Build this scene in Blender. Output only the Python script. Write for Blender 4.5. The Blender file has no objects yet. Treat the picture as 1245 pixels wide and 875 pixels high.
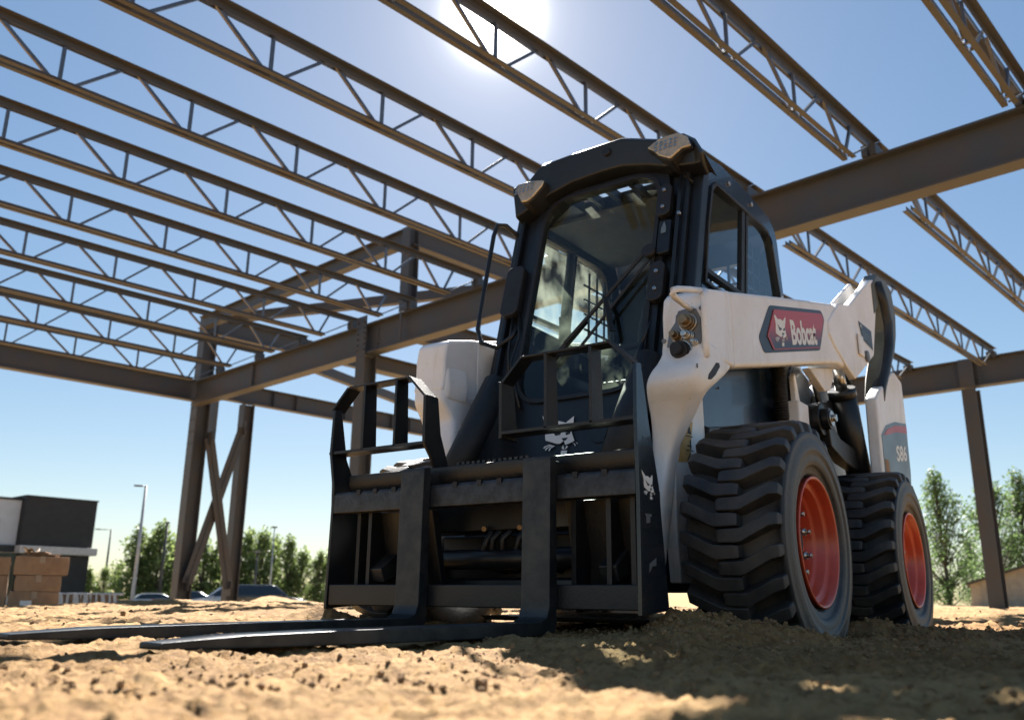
import bpy, bmesh, math, random
from mathutils import Vector, Matrix, noise
random.seed(7)
R = math.radians; PI = math.pi
scene = bpy.context.scene; COL = scene.collection

# ------------------------------------------------------------------ materials
def nodes(name):
    m = bpy.data.materials.new(name); m.use_nodes = True
    nt = m.node_tree; b = nt.nodes['Principled BSDF']; return m, nt, b
def mat(name, col, rough=.5, metal=0, var=.12, scale=6, bump=0, bscale=60, col2=None, coat=0, spec=.5, detail=6, rvar=.1):
    m, nt, b = nodes(name); N = nt.nodes; L = nt.links
    tc = N.new('ShaderNodeTexCoord'); nz = N.new('ShaderNodeTexNoise'); nz.inputs['Scale'].default_value = scale
    nz.inputs['Detail'].default_value = detail; nz.inputs['Roughness'].default_value = .65
    L.new(tc.outputs['Object'], nz.inputs['Vector'])
    rp = N.new('ShaderNodeValToRGB'); L.new(nz.outputs['Fac'], rp.inputs['Fac'])
    c2 = col2 or tuple(c*(1-2*var) for c in col); rp.color_ramp.elements[0].position = .36; rp.color_ramp.elements[1].position = .62
    rp.color_ramp.elements[0].color = (*c2, 1); rp.color_ramp.elements[1].color = (*col, 1)
    L.new(rp.outputs['Color'], b.inputs['Base Color'])
    mr = N.new('ShaderNodeMapRange'); L.new(nz.outputs['Fac'], mr.inputs['Value'])
    mr.inputs['To Min'].default_value = min(1, rough+rvar); mr.inputs['To Max'].default_value = max(.02, rough-rvar)
    L.new(mr.outputs['Result'], b.inputs['Roughness'])
    b.inputs['Metallic'].default_value = metal; b.inputs['Coat Weight'].default_value = coat
    b.inputs['Specular IOR Level'].default_value = spec
    if bump:
        n2 = N.new('ShaderNodeTexNoise'); n2.inputs['Scale'].default_value = bscale; n2.inputs['Detail'].default_value = 4
        L.new(tc.outputs['Object'], n2.inputs['Vector'])
        bp = N.new('ShaderNodeBump'); bp.inputs['Strength'].default_value = bump; bp.inputs['Distance'].default_value = .004
        L.new(n2.outputs['Fac'], bp.inputs['Height']); L.new(bp.outputs['Normal'], b.inputs['Normal'])
    return m
def glass(name, tint, refl=1.0, alpha_dirt_glare=.0):
    m = bpy.data.materials.new(name); m.use_nodes = True; nt = m.node_tree; N = nt.nodes; L = nt.links
    N.remove(N['Principled BSDF']); out = N['Material Output']
    tr = N.new('ShaderNodeBsdfTransparent'); tr.inputs['Color'].default_value = (*tint, 1)
    gl = N.new('ShaderNodeBsdfGlossy'); gl.inputs['Roughness'].default_value = .03; gl.inputs['Color'].default_value = (refl, refl, refl, 1)
    fr = N.new('ShaderNodeFresnel'); gg = N.new('ShaderNodeNewGeometry'); io = N.new('ShaderNodeMapRange'); io.inputs['To Min'].default_value = 1.5; io.inputs['To Max'].default_value = 1/1.5; L.new(gg.outputs['Backfacing'], io.inputs['Value']); L.new(io.outputs[0], fr.inputs['IOR'])
    mx = N.new('ShaderNodeMixShader'); L.new(fr.outputs['Fac'], mx.inputs['Fac']); L.new(tr.outputs[0], mx.inputs[1]); L.new(gl.outputs[0], mx.inputs[2])
    df = N.new('ShaderNodeBsdfTranslucent'); df.inputs['Color'].default_value = (.50, .56, .46, 1)
    nz = N.new('ShaderNodeTexNoise'); nz.inputs['Scale'].default_value = 7; nz.inputs['Detail'].default_value = 8
    tc = N.new('ShaderNodeTexCoord'); L.new(tc.outputs['Object'], nz.inputs['Vector'])
    mr = N.new('ShaderNodeMapRange'); mr.inputs['From Min'].default_value = .4; mr.inputs['From Max'].default_value = .75
    mr.inputs['To Max'].default_value = alpha_dirt_glare; L.new(nz.outputs['Fac'], mr.inputs['Value'])
    m2 = N.new('ShaderNodeMixShader'); L.new(mr.outputs[0], m2.inputs['Fac']); L.new(mx.outputs[0], m2.inputs[1]); L.new(df.outputs[0], m2.inputs[2])
    L.new(m2.outputs[0], out.inputs['Surface']); return m

M = {}
def paint_white():
    m, nt, b = nodes('white_paint'); N = nt.nodes; L = nt.links; tc = N.new('ShaderNodeTexCoord')
    def nz(sc, d, r, st=(1,1,1)):
        mp = N.new('ShaderNodeMapping'); mp.inputs['Scale'].default_value = st; L.new(tc.outputs['Object'], mp.inputs['Vector'])
        n = N.new('ShaderNodeTexNoise'); n.inputs['Scale'].default_value = sc; n.inputs['Detail'].default_value = d; n.inputs['Roughness'].default_value = r; L.new(mp.outputs[0], n.inputs['Vector']); return n
    def ramp(n, a, b_, ca, cb):
        r = N.new('ShaderNodeValToRGB'); L.new(n.outputs['Fac'], r.inputs['Fac']); e = r.color_ramp.elements
        e[0].position = a; e[1].position = b_; e[0].color = (*ca,1); e[1].color = (*cb,1); return r
    def mul(a, c):
        x = N.new('ShaderNodeMix'); x.data_type = 'RGBA'; x.blend_type = 'MULTIPLY'; x.inputs['Factor'].default_value = 1; L.new(a, x.inputs['A']); L.new(c, x.inputs['B']); return x.outputs['Result']
    film = ramp(nz(3.2, 7, .65), .32, .60, (.76,.725,.68), (.86,.85,.85))
    speck = ramp(nz(95, 3, .6), .27, .33, (.62,.56,.48), (1,1,1))
    streak = ramp(nz(9, 6, .7, (1,1,.18)), .30, .44, (.86,.82,.76), (1,1,1))
    col = mul(mul(film.outputs[0], speck.outputs[0]), streak.outputs[0]); L.new(col, b.inputs['Base Color'])
    rr = N.new('ShaderNodeMapRange'); rr.inputs['To Min'].default_value = .55; rr.inputs['To Max'].default_value = .30; L.new(film.inputs['Fac'].links[0].from_socket, rr.inputs['Value']); L.new(rr.outputs[0], b.inputs['Roughness'])
    b.inputs['Coat Weight'].default_value = .15; return m
M['white'] = paint_white()
M['dark'] = mat('black_paint', (.010,.012,.015), .40, var=.2, scale=9, bump=.12, bscale=160, rvar=.14)
M['darkgloss'] = mat('gloss_black_sky_tint', (.014,.032,.062), .24, var=.2, scale=5, coat=.25, rvar=.05)  # sky reflection put into the base colour as a blue tint
M['fork'] = mat('fork_frame_paint', (.005,.0065,.0085), .44, col2=(.014,.013,.012), scale=14, bump=.25, bscale=120, rvar=.18)
M['worn'] = mat('worn_fork_bar', (.034,.037,.042), .42, col2=(.010,.010,.011), scale=26, bump=.3, bscale=90, rvar=.2)
M['blade'] = mat('fork_blade_steel', (.016,.018,.021), .38, col2=(.050,.049,.047), scale=13, metal=.3, bump=.15, bscale=120)
M['sideplate'] = mat('fork_side_plate_paint', (.010,.014,.020), .26, var=.2, scale=6, coat=.3, rvar=.08, bump=.1, bscale=50)
M['plastic'] = mat('black_plastic', (.012,.012,.013), .55, scale=20, bump=.2, bscale=300)
M['rubber'] = mat('tyre_rubber', (.020,.021,.024), .52, col2=(.060,.055,.050), scale=7, bump=.35, bscale=90, rvar=.1)
M['red'] = mat('orange_red_rim_paint', (.62,.075,.028), .36, col2=(.50,.062,.026), scale=8, coat=.2)
M['chrome'] = mat('bare_metal', (.55,.53,.5), .3, metal=1, scale=30)
M['brass'] = mat('hydraulic_fitting', (.30,.22,.14), .38, metal=.9, scale=40)
M['greyplate'] = mat('coupler_plate_grey', (.18,.19,.20), .45, metal=.4, scale=20)
M['hose'] = mat('black_hose', (.012,.012,.013), .45, scale=30)
M['lamp'] = mat('lamp_lens', (.60,.50,.36), .14, scale=30, var=.15, metal=.45, bump=.25, bscale=160)
M['decaldark'] = mat('decal_charcoal', (.028,.034,.042), .4, scale=3)
M['decalwhite'] = mat('decal_white', (.80,.78,.74), .45, var=.03)
M['decalred'] = mat('decal_red', (.44,.045,.03), .4, var=.05)
M['decalgrey'] = mat('decal_blue_grey', (.13,.18,.22), .4, var=.1)
M['decalyellow'] = mat('warning_label_yellow', (.60,.36,.09), .5, var=.1, scale=30)
M['olive'] = mat('dusty_link_paint', (.10,.10,.075), .5, scale=6)
M['steel'] = mat('structural_steel_primer', (.048,.056,.068), .50, col2=(.062,.058,.058), scale=2.2, bump=.25, bscale=30, rvar=.12)
M['joist'] = mat('joist_steel_primer', (.050,.057,.068), .50, col2=(.068,.061,.057), scale=3, bump=.15, bscale=40, rvar=.1)
M['rod'] = mat('joist_web_steel', (.20,.20,.21), .36, metal=.85, scale=4, var=.15)
M['seat'] = mat('seat_vinyl', (.02,.02,.022), .6, scale=8)
M['liner'] = mat('cab_headliner', (.10,.11,.11), .8, scale=12)
M['card'] = mat('cardboard', (.37,.23,.13), .85, col2=(.29,.175,.10), scale=6, bump=.2, bscale=120)
M['tape'] = mat('packing_tape', (.42,.30,.19), .4)
M['wrap'] = mat('white_plastic_wrap', (.72,.72,.70), .3, scale=9, bump=.6, bscale=40)
M['brick'] = mat('tan_bricks', (.40,.26,.16), .8, scale=18, var=.2)
M['blackclad'] = mat('black_ribbed_cladding', (.02,.022,.024), .6, scale=2)
M['bluegrey'] = mat('white_wall_panel', (.50,.53,.56), .6, scale=1, var=.05)
M['stucco'] = mat('light_trim', (.55,.53,.50), .7)
M['beige'] = mat('beige_shed_siding', (.40,.36,.29), .7, var=.08)
M['roofgrn'] = mat('dark_shed_roof', (.06,.06,.05), .7)
M['galv'] = mat('galvanised_pole', (.40,.41,.42), .45, metal=.5)
M['polebrown'] = mat('dark_pole', (.06,.055,.05), .5)
M['bark'] = mat('bark', (.09,.07,.055), .9, scale=12)
M['carwhite'] = mat('car_paint_silver', (.50,.52,.54), .25, coat=.8, var=.03)
M['carblue'] = mat('car_paint_pale', (.62,.64,.66), .25, coat=.8, var=.03)
M['cardark'] = mat('car_paint_dark', (.03,.034,.04), .2, coat=.8, var=.03)
M['carglass'] = mat('car_window', (.015,.02,.025), .06, coat=.5)
M['concrete'] = mat('concrete', (.42,.40,.37), .85, scale=3)
M['glassfront'] = glass('windscreen_glass', (.90,.95,.93), .9, .20)  # dirt layer raised so it also carries the bright flare veil
M['glassside'] = glass('side_window_glass', (.66,.80,.90), 1.0, .05)
M['glassgreen'] = glass('far_window_glass', (.84,.95,.88), .8, .40)

def leafmat(name, c1, c2):
    m, nt, b = nodes(name); N = nt.nodes; L = nt.links
    g = N.new('ShaderNodeNewGeometry'); rp = N.new('ShaderNodeValToRGB')
    L.new(g.outputs['Random Per Island'], rp.inputs['Fac'])
    rp.color_ramp.elements[0].color = (*c1, 1); rp.color_ramp.elements[1].color = (*c2, 1)
    L.new(rp.outputs['Color'], b.inputs['Base Color']); b.inputs['Roughness'].default_value = .55
    tl = N.new('ShaderNodeBsdfTranslucent'); mx = N.new('ShaderNodeMixShader'); mx.inputs['Fac'].default_value = .45
    hs = N.new('ShaderNodeHueSaturation'); hs.inputs['Value'].default_value = 1.5; L.new(rp.outputs['Color'], hs.inputs['Color'])
    L.new(hs.outputs[0], tl.inputs['Color']); L.new(b.outputs[0], mx.inputs[1]); L.new(tl.outputs[0], mx.inputs[2])
    L.new(mx.outputs[0], N['Material Output'].inputs['Surface']); return m
M['leafA'] = leafmat('poplar_leaves', (.06,.095,.028), (.20,.25,.085))
M['leafB'] = leafmat('pale_leaves', (.045,.08,.026), (.13,.19,.07))

def soilmat():
    m, nt, b = nodes('sandy_soil'); N = nt.nodes; L = nt.links
    tc = N.new('ShaderNodeTexCoord')
    def nz(s, d=8, r=.6):
        n = N.new('ShaderNodeTexNoise'); n.inputs['Scale'].default_value = s; n.inputs['Detail'].default_value = d; n.inputs['Roughness'].default_value = r
        L.new(tc.outputs['Object'], n.inputs['Vector']); return n
    a = nz(1.1, 10, .62); c = nz(26, 6, .7); f = nz(160, 5, .7)
    r1 = N.new('ShaderNodeValToRGB'); L.new(a.outputs['Fac'], r1.inputs['Fac'])
    e = r1.color_ramp.elements; e[0].position = .36; e[0].color = (.29,.172,.074,1); e[1].position = .60; e[1].color = (.44,.275,.118,1)
    r2 = N.new('ShaderNodeValToRGB'); L.new(c.outputs['Fac'], r2.inputs['Fac'])
    e = r2.color_ramp.elements; e[0].position = .36; e[0].color = (.44,.36,.29,1); e[1].position = .55; e[1].color = (1,1,1,1)
    mx = N.new('ShaderNodeMix'); mx.data_type = 'RGBA'; mx.blend_type = 'MULTIPLY'; mx.inputs['Factor'].default_value = .75
    L.new(r1.outputs[0], mx.inputs['A']); L.new(r2.outputs[0], mx.inputs['B'])
    # freshly turned, damper earth around the wheels, with some shade painted in (vertex attribute with the shape of the dug-up area)
    at = N.new('ShaderNodeAttribute'); at.attribute_name = 'turned'
    m3 = N.new('ShaderNodeMix'); m3.data_type = 'RGBA'; m3.blend_type = 'MULTIPLY'; L.new(at.outputs['Fac'], m3.inputs['Factor'])
    m3.inputs['B'].default_value = (.92,.80,.70,1); L.new(mx.outputs['Result'], m3.inputs['A'])
    L.new(m3.outputs['Result'], b.inputs['Base Color']); b.inputs['Roughness'].default_value = .95; b.inputs['Specular IOR Level'].default_value = .15
    ad = N.new('ShaderNodeMath'); ad.operation = 'MULTIPLY_ADD'; ad.inputs[1].default_value = .35
    L.new(f.outputs['Fac'], ad.inputs[0]); L.new(c.outputs['Fac'], ad.inputs[2])
    bp = N.new('ShaderNodeBump'); bp.inputs['Strength'].default_value = 1.0; bp.inputs['Distance'].default_value = .02
    L.new(ad.outputs[0], bp.inputs['Height']); L.new(bp.outputs['Normal'], b.inputs['Normal'])
    return m
M['soil'] = soilmat()
M['clod'] = mat('soil_clods', (.30,.185,.09), .95, col2=(.18,.11,.06), scale=9, bump=.6, bscale=90, spec=.15)
M['asphalt'] = mat('asphalt', (.12,.12,.12), .9, scale=3)
M['grass'] = mat('dry_grass_verge', (.16,.17,.07), .9, scale=2)

def decal_gradient():
    m, nt, b = nodes('decal_red_to_charcoal'); N = nt.nodes; L = nt.links
    at = N.new('ShaderNodeAttribute'); at.attribute_name = 'grad'
    rp = N.new('ShaderNodeValToRGB'); L.new(at.outputs['Fac'], rp.inputs['Fac'])
    e = rp.color_ramp.elements; e[0].position = .12; e[0].color = (.03,.034,.042,1); e[1].position = .55; e[1].color = (.44,.045,.03,1)
    L.new(rp.outputs[0], b.inputs['Base Color']); b.inputs['Roughness'].default_value = .38; return m
M['decalgrad'] = decal_gradient()

# ------------------------------------------------------------------ mesh builder
class MB:
    def __init__(s): s.v = []; s.f = []; s.sm = []
    def add(s, vs, fs, smooth=False):
        o = len(s.v); s.v += [Vector(p) for p in vs]
        for f in fs: s.f.append([o+i for i in f]); s.sm.append(smooth)
        return s
    def box(s, c, size, rz=0, rot=None):
        m = rot or Matrix.Rotation(rz, 3, 'Z'); c = Vector(c); h = [x/2 for x in size]
        vs = [c + m @ Vector((sx*h[0], sy*h[1], sz*h[2])) for sx in (-1,1) for sy in (-1,1) for sz in (-1,1)]
        return s.add(vs, [(0,1,3,2),(4,6,7,5),(0,4,5,1),(2,3,7,6),(0,2,6,4),(1,5,7,3)])
    def b2(s, lo, hi): return s.box([(a+b)/2 for a, b in zip(lo, hi)], [abs(b-a) for a, b in zip(lo, hi)])
    def bar(s, p, q, w, h, up=(0,0,1)):
        p, q = Vector(p), Vector(q); d = (q-p).normalized(); u = Vector(up); sd = d.cross(u)
        if sd.length < 1e-4: sd = d.cross(Vector((1,0,0)))
        sd.normalize(); u = sd.cross(d)
        vs = [e + sd*(a*w/2) + u*(b*h/2) for e in (p, q) for a, b in ((-1,-1),(1,-1),(1,1),(-1,1))]
        return s.add(vs, [(3,2,1,0),(4,5,6,7),(0,1,5,4),(1,2,6,5),(2,3,7,6),(3,0,4,7)])
    def tube(s, pts, r, n=10, caps=True):
        pts = [Vector(p) for p in pts]; k = len(pts); rs = r if isinstance(r, (list, tuple)) else [r]*k; rings = []; prev = None
        for i, p in enumerate(pts):
            d = (pts[min(i+1, k-1)]-pts[max(i-1, 0)]).normalized()
            a = prev if prev else (Vector((0,0,1)) if abs(d.z) < .9 else Vector((1,0,0)))
            sd = d.cross(a).normalized(); u = sd.cross(d).normalized(); prev = u
            rings.append([p + (sd*math.cos(t)+u*math.sin(t))*rs[i] for t in [2*PI*j/n for j in range(n)]])
        vs = [v for r_ in rings for v in r_]
        fs = [(i*n+j, i*n+(j+1) % n, (i+1)*n+(j+1) % n, (i+1)*n+j) for i in range(k-1) for j in range(n)]
        s.add(vs, fs, True)
        if caps: s.add(rings[0], [tuple(range(n))[::-1]]); s.add(rings[-1], [tuple(range(n))])
        return s
    def lathe(s, prof, n=48, c=(0,0,0), axis='Y', smooth=True):   # prof: (axial, radius)
        c = Vector(c); vs = []
        for a, r in prof:
            for j in range(n):
                t = 2*PI*j/n; x, z = r*math.cos(t), r*math.sin(t)
                vs.append(c + (Vector((x, a, z)) if axis == 'Y' else Vector((x, z, a)) if axis == 'Z' else Vector((a, x, z))))
        k = len(prof)
        return s.add(vs, [(i*n+j, i*n+(j+1) % n, (i+1)*n+(j+1) % n, (i+1)*n+j) for i in range(k-1) for j in range(n)], smooth)
    def prism(s, poly, fn, t0, t1):      # poly: 2D outline, fn(a,b,t) -> 3D
        n = len(poly); A = [fn(a, b, t0) for a, b in poly]; B = [fn(a, b, t1) for a, b in poly]
        return s.add(A+B, [tuple(range(n))[::-1], tuple(range(n, 2*n))] + [(i, (i+1) % n, n+(i+1) % n, n+i) for i in range(n)])
    def loft(s, secs, cap=True, smooth=False):
        n = len(secs[0]); vs = [p for q in secs for p in q]; k = len(secs)
        fs = [(i*n+j, i*n+(j+1) % n, (i+1)*n+(j+1) % n, (i+1)*n+j) for i in range(k-1) for j in range(n)]
        if cap: fs += [tuple(range(n))[::-1], tuple((k-1)*n+j for j in range(n))]
        return s.add(vs, fs, smooth)
    def ibeam(s, p, q, dep, wid, tf=.022, tw=.016, up=(0,0,1)):
        p, q = Vector(p), Vector(q); d = (q-p).normalized(); u = Vector(up); sd = d.cross(u).normalized(); h = dep/2; w = wid/2; t = tw/2
        pr = [(-w,-h),(w,-h),(w,-h+tf),(t,-h+tf),(t,h-tf),(w,h-tf),(w,h),(-w,h),(-w,h-tf),(-t,h-tf),(-t,-h+tf),(-w,-h+tf)]
        return s.loft([[e + sd*a + u*b for a, b in pr] for e in (p, q)])
    def bolt(s, c, nrm, r=.012, h=.012):
        c = Vector(c); return s.tube([c, c+Vector(nrm)*h], r, 6)
    def build(s, name, m, parent=None, bevel=0, seg=2, sub=0, angle=35, local=False, solid=0):
        me = bpy.data.meshes.new(name); off = Vector((0,0,0))
        if parent is not None and not local:
            p = parent
            while p: off += p.location; p = p.parent
        me.from_pydata([v-off for v in s.v], [], s.f); me.polygons.foreach_set('use_smooth', s.sm)
        bm = bmesh.new(); bm.from_mesh(me); bmesh.ops.remove_doubles(bm, verts=bm.verts, dist=1e-5)
        if m.name not in ('poplar_leaves', 'pale_leaves'): bmesh.ops.recalc_face_normals(bm, faces=bm.faces)
        bm.to_mesh(me); bm.free()
        me.materials.append(m); o = bpy.data.objects.new(name, me); COL.objects.link(o)
        if parent is not None: o.parent = parent
        if solid: md = o.modifiers.new('t', 'SOLIDIFY'); md.thickness = solid
        if bevel:
            md = o.modifiers.new('b', 'BEVEL'); md.width = bevel; md.segments = seg; md.limit_method = 'ANGLE'; md.angle_limit = R(angle); md.harden_normals = False
            for pl in me.polygons: pl.use_smooth = True
            md2 = o.modifiers.new('w', 'WEIGHTED_NORMAL'); md2.keep_sharp = True
        if sub: md = o.modifiers.new('s', 'SUBSURF'); md.levels = md.render_levels = sub
        return o
def thing(name, label, cat, loc=(0,0,0), group=None):
    o = bpy.data.objects.new(name, None); COL.objects.link(o); o.location = loc; o.empty_display_size = .2
    o['label'] = label; o['category'] = cat
    if group: o['group'] = group
    return o
def tag(o, label, cat, group=None):
    o['label'] = label; o['category'] = cat
    if group: o['group'] = group
    return o
def struct(o): o['kind'] = 'structure'; return o
def copy_tree(o, parent=None, kids=None):
    c = o.copy(); COL.objects.link(c); c.parent = parent
    for ch in [x for x in ALLKIDS(o)]: copy_tree(ch, c)
    return c
def ALLKIDS(o): return list(o.children)
def smooth01(t): t = max(0, min(1, t)); return t*t*(3-2*t)

# ------------------------------------------------------------------ ground
CAM = Vector((2.92, 1.75, .107))
MOUNDS = [(.55,.72,.055,.16),(.30,.62,.075,.16),(.62,.95,.028,.16),(-.72,.95,.03,.22),(.70,.85,.03,.14),(.62,-.75,.05,.2),
          (-11.5,-15.2,.20,1.1),(-7.6,-15.6,.14,.8),(-4.6,-9.6,.06,.6),(-3.3,-9.2,.05,.8),(-2.9,-3.6,.04,.6),(-1.2,-3.2,.035,.7),(-2.2,-5.4,.08,1.0),(-4.4,-7.0,.09,1.0),(-10,1.5,.05,1.4),(-7,.2,.05,1.1),(-6,-5,.07,1.2),(-5.2,2.6,.04,.9)]
def turned(x, y):
    d = 0
    for (cx, cy, r) in [(.35,.85,.55),(-.5,1.15,.55),(-1.3,1.15,.6),(1.0,1.15,.55),(.55,.3,.35)]:
        d = max(d, 1-smooth01((math.hypot(x-cx, y-cy)-r*.55)/(r*.75)))
    return max(0, min(1, d*(.75+.6*noise.noise((x*3.1, y*3.1, 4)))))
def ground_h(x, y, fine=True):
    h = -.012*max(0, -y-3) - .021*max(0, -y-20)
    d = math.hypot(x-CAM.x, y-CAM.y)
    p = Vector((x, y, 0))
    lowf = noise.fractal(p*.55, 1.0, 2.0, 3)*.030*smooth01((d-2.5)/5)
    h += lowf
    if d < 45:
        h += (noise.fractal(p*1.7+Vector((3,1,0)), .9, 2.1, 3))*.012
        tr = turned(x, y)
        a = noise.fractal(p*6.5+Vector((7,2,5)), .8, 2.1, 4)
        h += a*(.019+.006*tr)*(1 if d > 3.5 else .62+.38*d/3.5) - .010*max(0, noise.noise(p*2.3+Vector((9,9,0)))-.15)*4*abs(noise.noise(p*9))
        if fine and d < 14:
            b = noise.fractal(p*26, .7, 2.2, 3); h += b*(.0075+.005*tr)
            c = noise.noise(p*60); h += max(0, c-.1)*(.009+.010*tr)
    for mx, my, mh, mr in MOUNDS:
        dd = ((x-mx)**2+(y-my)**2)/(mr*mr)
        if dd < 9: h += mh*math.exp(-dd)*(1+.5*noise.noise(p*(3/mr*.4)))
    # scooped where the tyres have settled
    for wx in (0, -1.426):
        h -= .024*math.exp(-(((x-wx-.05)/.42)**2+((y-1.02)/.26)**2))
    # pressed flat under the fork blades, cut away under the lens
    for cy in (.29, -.21):
        if .55 < x < 2.05 and abs(y-cy) < .16: h -= max(0, h-.017)*(1-smooth01((abs(y-cy)-.07)/.09))
    if d < 1.6: h = min(h, .036 + .02*d)
    return h
def make_ground():
    rings = [.22]
    while rings[-1] < 1500:
        r = rings[-1]; rings.append(r*(1.0105 if r < 14 else 1.03 if r < 120 else 1.2)+ .0004)
    c0 = R(215.5); angs = [c0+R(a) for a in [-35+i*.105 for i in range(int(70/.105)+1)]]
    angs += [c0+R(35+i*4) for i in range(1, int(290/4))]
    n = len(angs); vs = []; fs = []; tv = []
    for r in rings:
        for j, a in enumerate(angs):
            x = CAM.x+r*math.cos(a); y = CAM.y+r*math.sin(a); z = ground_h(x, y, j <= int(70/.105)+2)
            vs.append((x, y, z)); tv.append(turned(x, y) if r < 8 else 0)
    for i in range(len(rings)-1):
        for j in range(n):
            k = (j+1) % n; fs.append((i*n+j, i*n+k, (i+1)*n+k, (i+1)*n+j))
    fs.append(tuple(range(n))[::-1])
    me = bpy.data.meshes.new('ground'); me.from_pydata(vs, [], fs); me.polygons.foreach_set('use_smooth', [True]*len(fs))
    at = me.attributes.new('turned', 'FLOAT', 'POINT'); at.data.foreach_set('value', tv)
    me.materials.append(M['soil']); o = bpy.data.objects.new('ground', me); COL.objects.link(o)
    return struct(o)
make_ground()
def make_clods():
    b = MB(); rnd = random.Random(3)
    def clod(x, y, r):
        z = ground_h(x, y)+r*.25; m = Matrix.Rotation(rnd.uniform(0, 6), 3, Vector((rnd.random(), rnd.random(), rnd.random()+.1)).normalized())
        pts = [(1,0,0),(-1,0,0),(0,1,0),(0,-1,0),(0,0,1),(0,0,-1)]
        pts += [(a*.62, bb*.62, c*.62) for a in (-1,1) for bb in (-1,1) for c in (-1,1)]
        o = len(b.v); vs = [Vector((x,y,z))+m @ (Vector(p)*r*rnd.uniform(.7,1.15)*Vector((1,1,.75)).length/1.6) for p in pts]
        fs = []
        for i, sx in enumerate((0,1)):
            for j, sy in enumerate((2,3)):
                for k, sz in enumerate((4,5)):
                    c = 6 + (1-i)*4 + (1-j)*2 + (1-k)
                    fs += [(sx,c,sy),(sy,c,sz),(sz,c,sx)]
        b.add(vs, fs, False)
    for i in range(3200):
        t = rnd.random(); d = 1.1+ 9*t*t; a = R(215.5+rnd.uniform(-33, 33))
        x = CAM.x+d*math.cos(a); y = CAM.y+d*math.sin(a); clod(x, y, rnd.choice((.0012,.0015,.002,.002,.003,.003,.005)) * (1+.09*d))
    for i in range(3800):
        cx, cy, s = rnd.choice([(.5,.75,.3),(.25,.95,.3),(-.3,1.1,.35),(-1.2,1.1,.35),(.9,1.1,.4),(.6,.4,.25)])
        x, y = rnd.gauss(cx, s), rnd.gauss(cy, s*.7)
        if math.hypot(x-CAM.x, y-CAM.y) > .9: clod(x, y, rnd.choice((.002,.0025,.003,.0035,.005,.007)))
    for i in range(110):
        t = rnd.random(); d = 1.5+ 7*t; a = R(215.5+rnd.uniform(-33, 33)); clod(CAM.x+d*math.cos(a), CAM.y+d*math.sin(a), rnd.choice((.007,.009,.012,.016)))
    o = b.build('soil_clods', M['clod']); o['kind'] = 'stuff'; o['label'] = 'loose clods and crumbs of sandy earth scattered over the ground'; return o
make_clods()

# ------------------------------------------------------------------ steel frame of the unfinished building
BY = R(261.562); Ud = Vector((math.sin(BY), -math.cos(BY), 0)); Bd = Vector((math.cos(BY), math.sin(BY), 0))
def W(u, v, z=0): return Ud*u + Bd*v + Vector((0,0,z))
fr = thing('steel_building_frame', 'unfinished grey steel building frame of girders and open web joists overhead', 'building frame', W(7.1, 18.3, -.25))
def part(name, build, m, parent=fr, **k):
    b = MB(); build(b); return b.build(name, m, parent, **k)
UG = 7.1
def boltgrid(b, u, v, z0, z1, n, du=0, dv=0, nrm=None):
    for i in range(n): b.bolt(W(u+du, v+dv, z0+(z1-z0)*i/(n-1)), nrm, .016, .018)
def g_(b):
    b.ibeam(W(UG, 18.1, 4.9), W(UG, -4.2, 4.9), .6, .25, .028)
    for v in (15.4, 6.4):
        for s in (-1, 1): b.box(W(UG+s*.062, v, 4.9), (.012, .10, .53), BY-PI/2)
    boltgrid(b, UG-.015, 11.0-.22, 4.70, 5.10, 6, 0, 0, -Ud); boltgrid(b, UG-.015, 11.0+.22, 4.70, 5.10, 6, 0, 0, -Ud)
part('main_girder', g_, M['steel'])
part('main_girder', lambda b: b.ibeam(W(17.6, 16.0, 4.95), W(17.6, -4.2, 4.95), .62, .25, .028), M['steel'])
part('upper_girder', lambda b: b.ibeam(W(UG, 18.2, 6.75), W(UG, 10.0, 6.75), .32, .2), M['steel'])
part('wall_girder', lambda b: b.ibeam(W(-3.2, 18.25, 5.0), W(7.25, 18.25, 5.0), .52, .22), M['steel'])
def wg2(b):
    b.ibeam(W(7.5, 18.25, 5.15), W(17.6, 18.25, 5.15), .46, .22)
    for u in (9.3, 10.0, 11.6, 13.3, 14.0, 15.6): b.box(W(u, 18.25, 5.15), (.20, .012, .41), BY-PI/2+PI/2)
part('wall_girder', wg2, M['steel'])
part('upper_girder', lambda b: b.ibeam(W(7.3, 18.25, 6.78), W(17.6, 18.25, 6.78), .45, .2), M['steel'])
part('upper_girder', lambda b: b.ibeam(W(7.1, 9.95, 6.76), W(17.6, 9.95, 6.76), .42, .2), M['steel'])
part('cross_girder', lambda b: b.ibeam(W(7.25, 9.95, 4.95), W(17.6, 9.95, 4.95), .5, .2), M['steel'])
part('cross_girder', lambda b: b.ibeam(W(7.25, 11.15, 4.5), W(17.6, 11.15, 4.5), .30, .2), M['steel'])
def col(b, u, v, z0, z1, w=.32):
    b.ibeam(W(u, v, z0), W(u, v, z1), w, w*.9, .022, .016, up=Ud)
    b.box(W(u, v, z0+.012), (w+.14, w+.14, .025), BY)
def c1(b):
    col(b, 7.38, 18.38, -.33, 7.0, .36)
    for z in (3.7, 4.0, 4.3, 4.6, 4.9, 5.2):
        for dv in (-.09, .09): b.bolt(W(7.2, 18.38+dv, z), -Ud, .02, .02)
    b.box(W(7.72, 18.33, 4.35), (.42, .014, 1.05), BY-PI/2+PI/2+0)
part('column', c1, M['steel'])
part('column', lambda b: col(b, 8.62, 18.32, -.33, 4.9, .30), M['steel'])
part('column', lambda b: (col(b, UG, 11.15, -.15, 4.59, .30)), M['steel'])
def c3(b):
    b.ibeam(W(UG, 9.95, 5.21), W(UG, 9.95, 6.9), .25, .22, .02, .014, up=Ud)
part('column_stub', c3, M['steel'])
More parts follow.
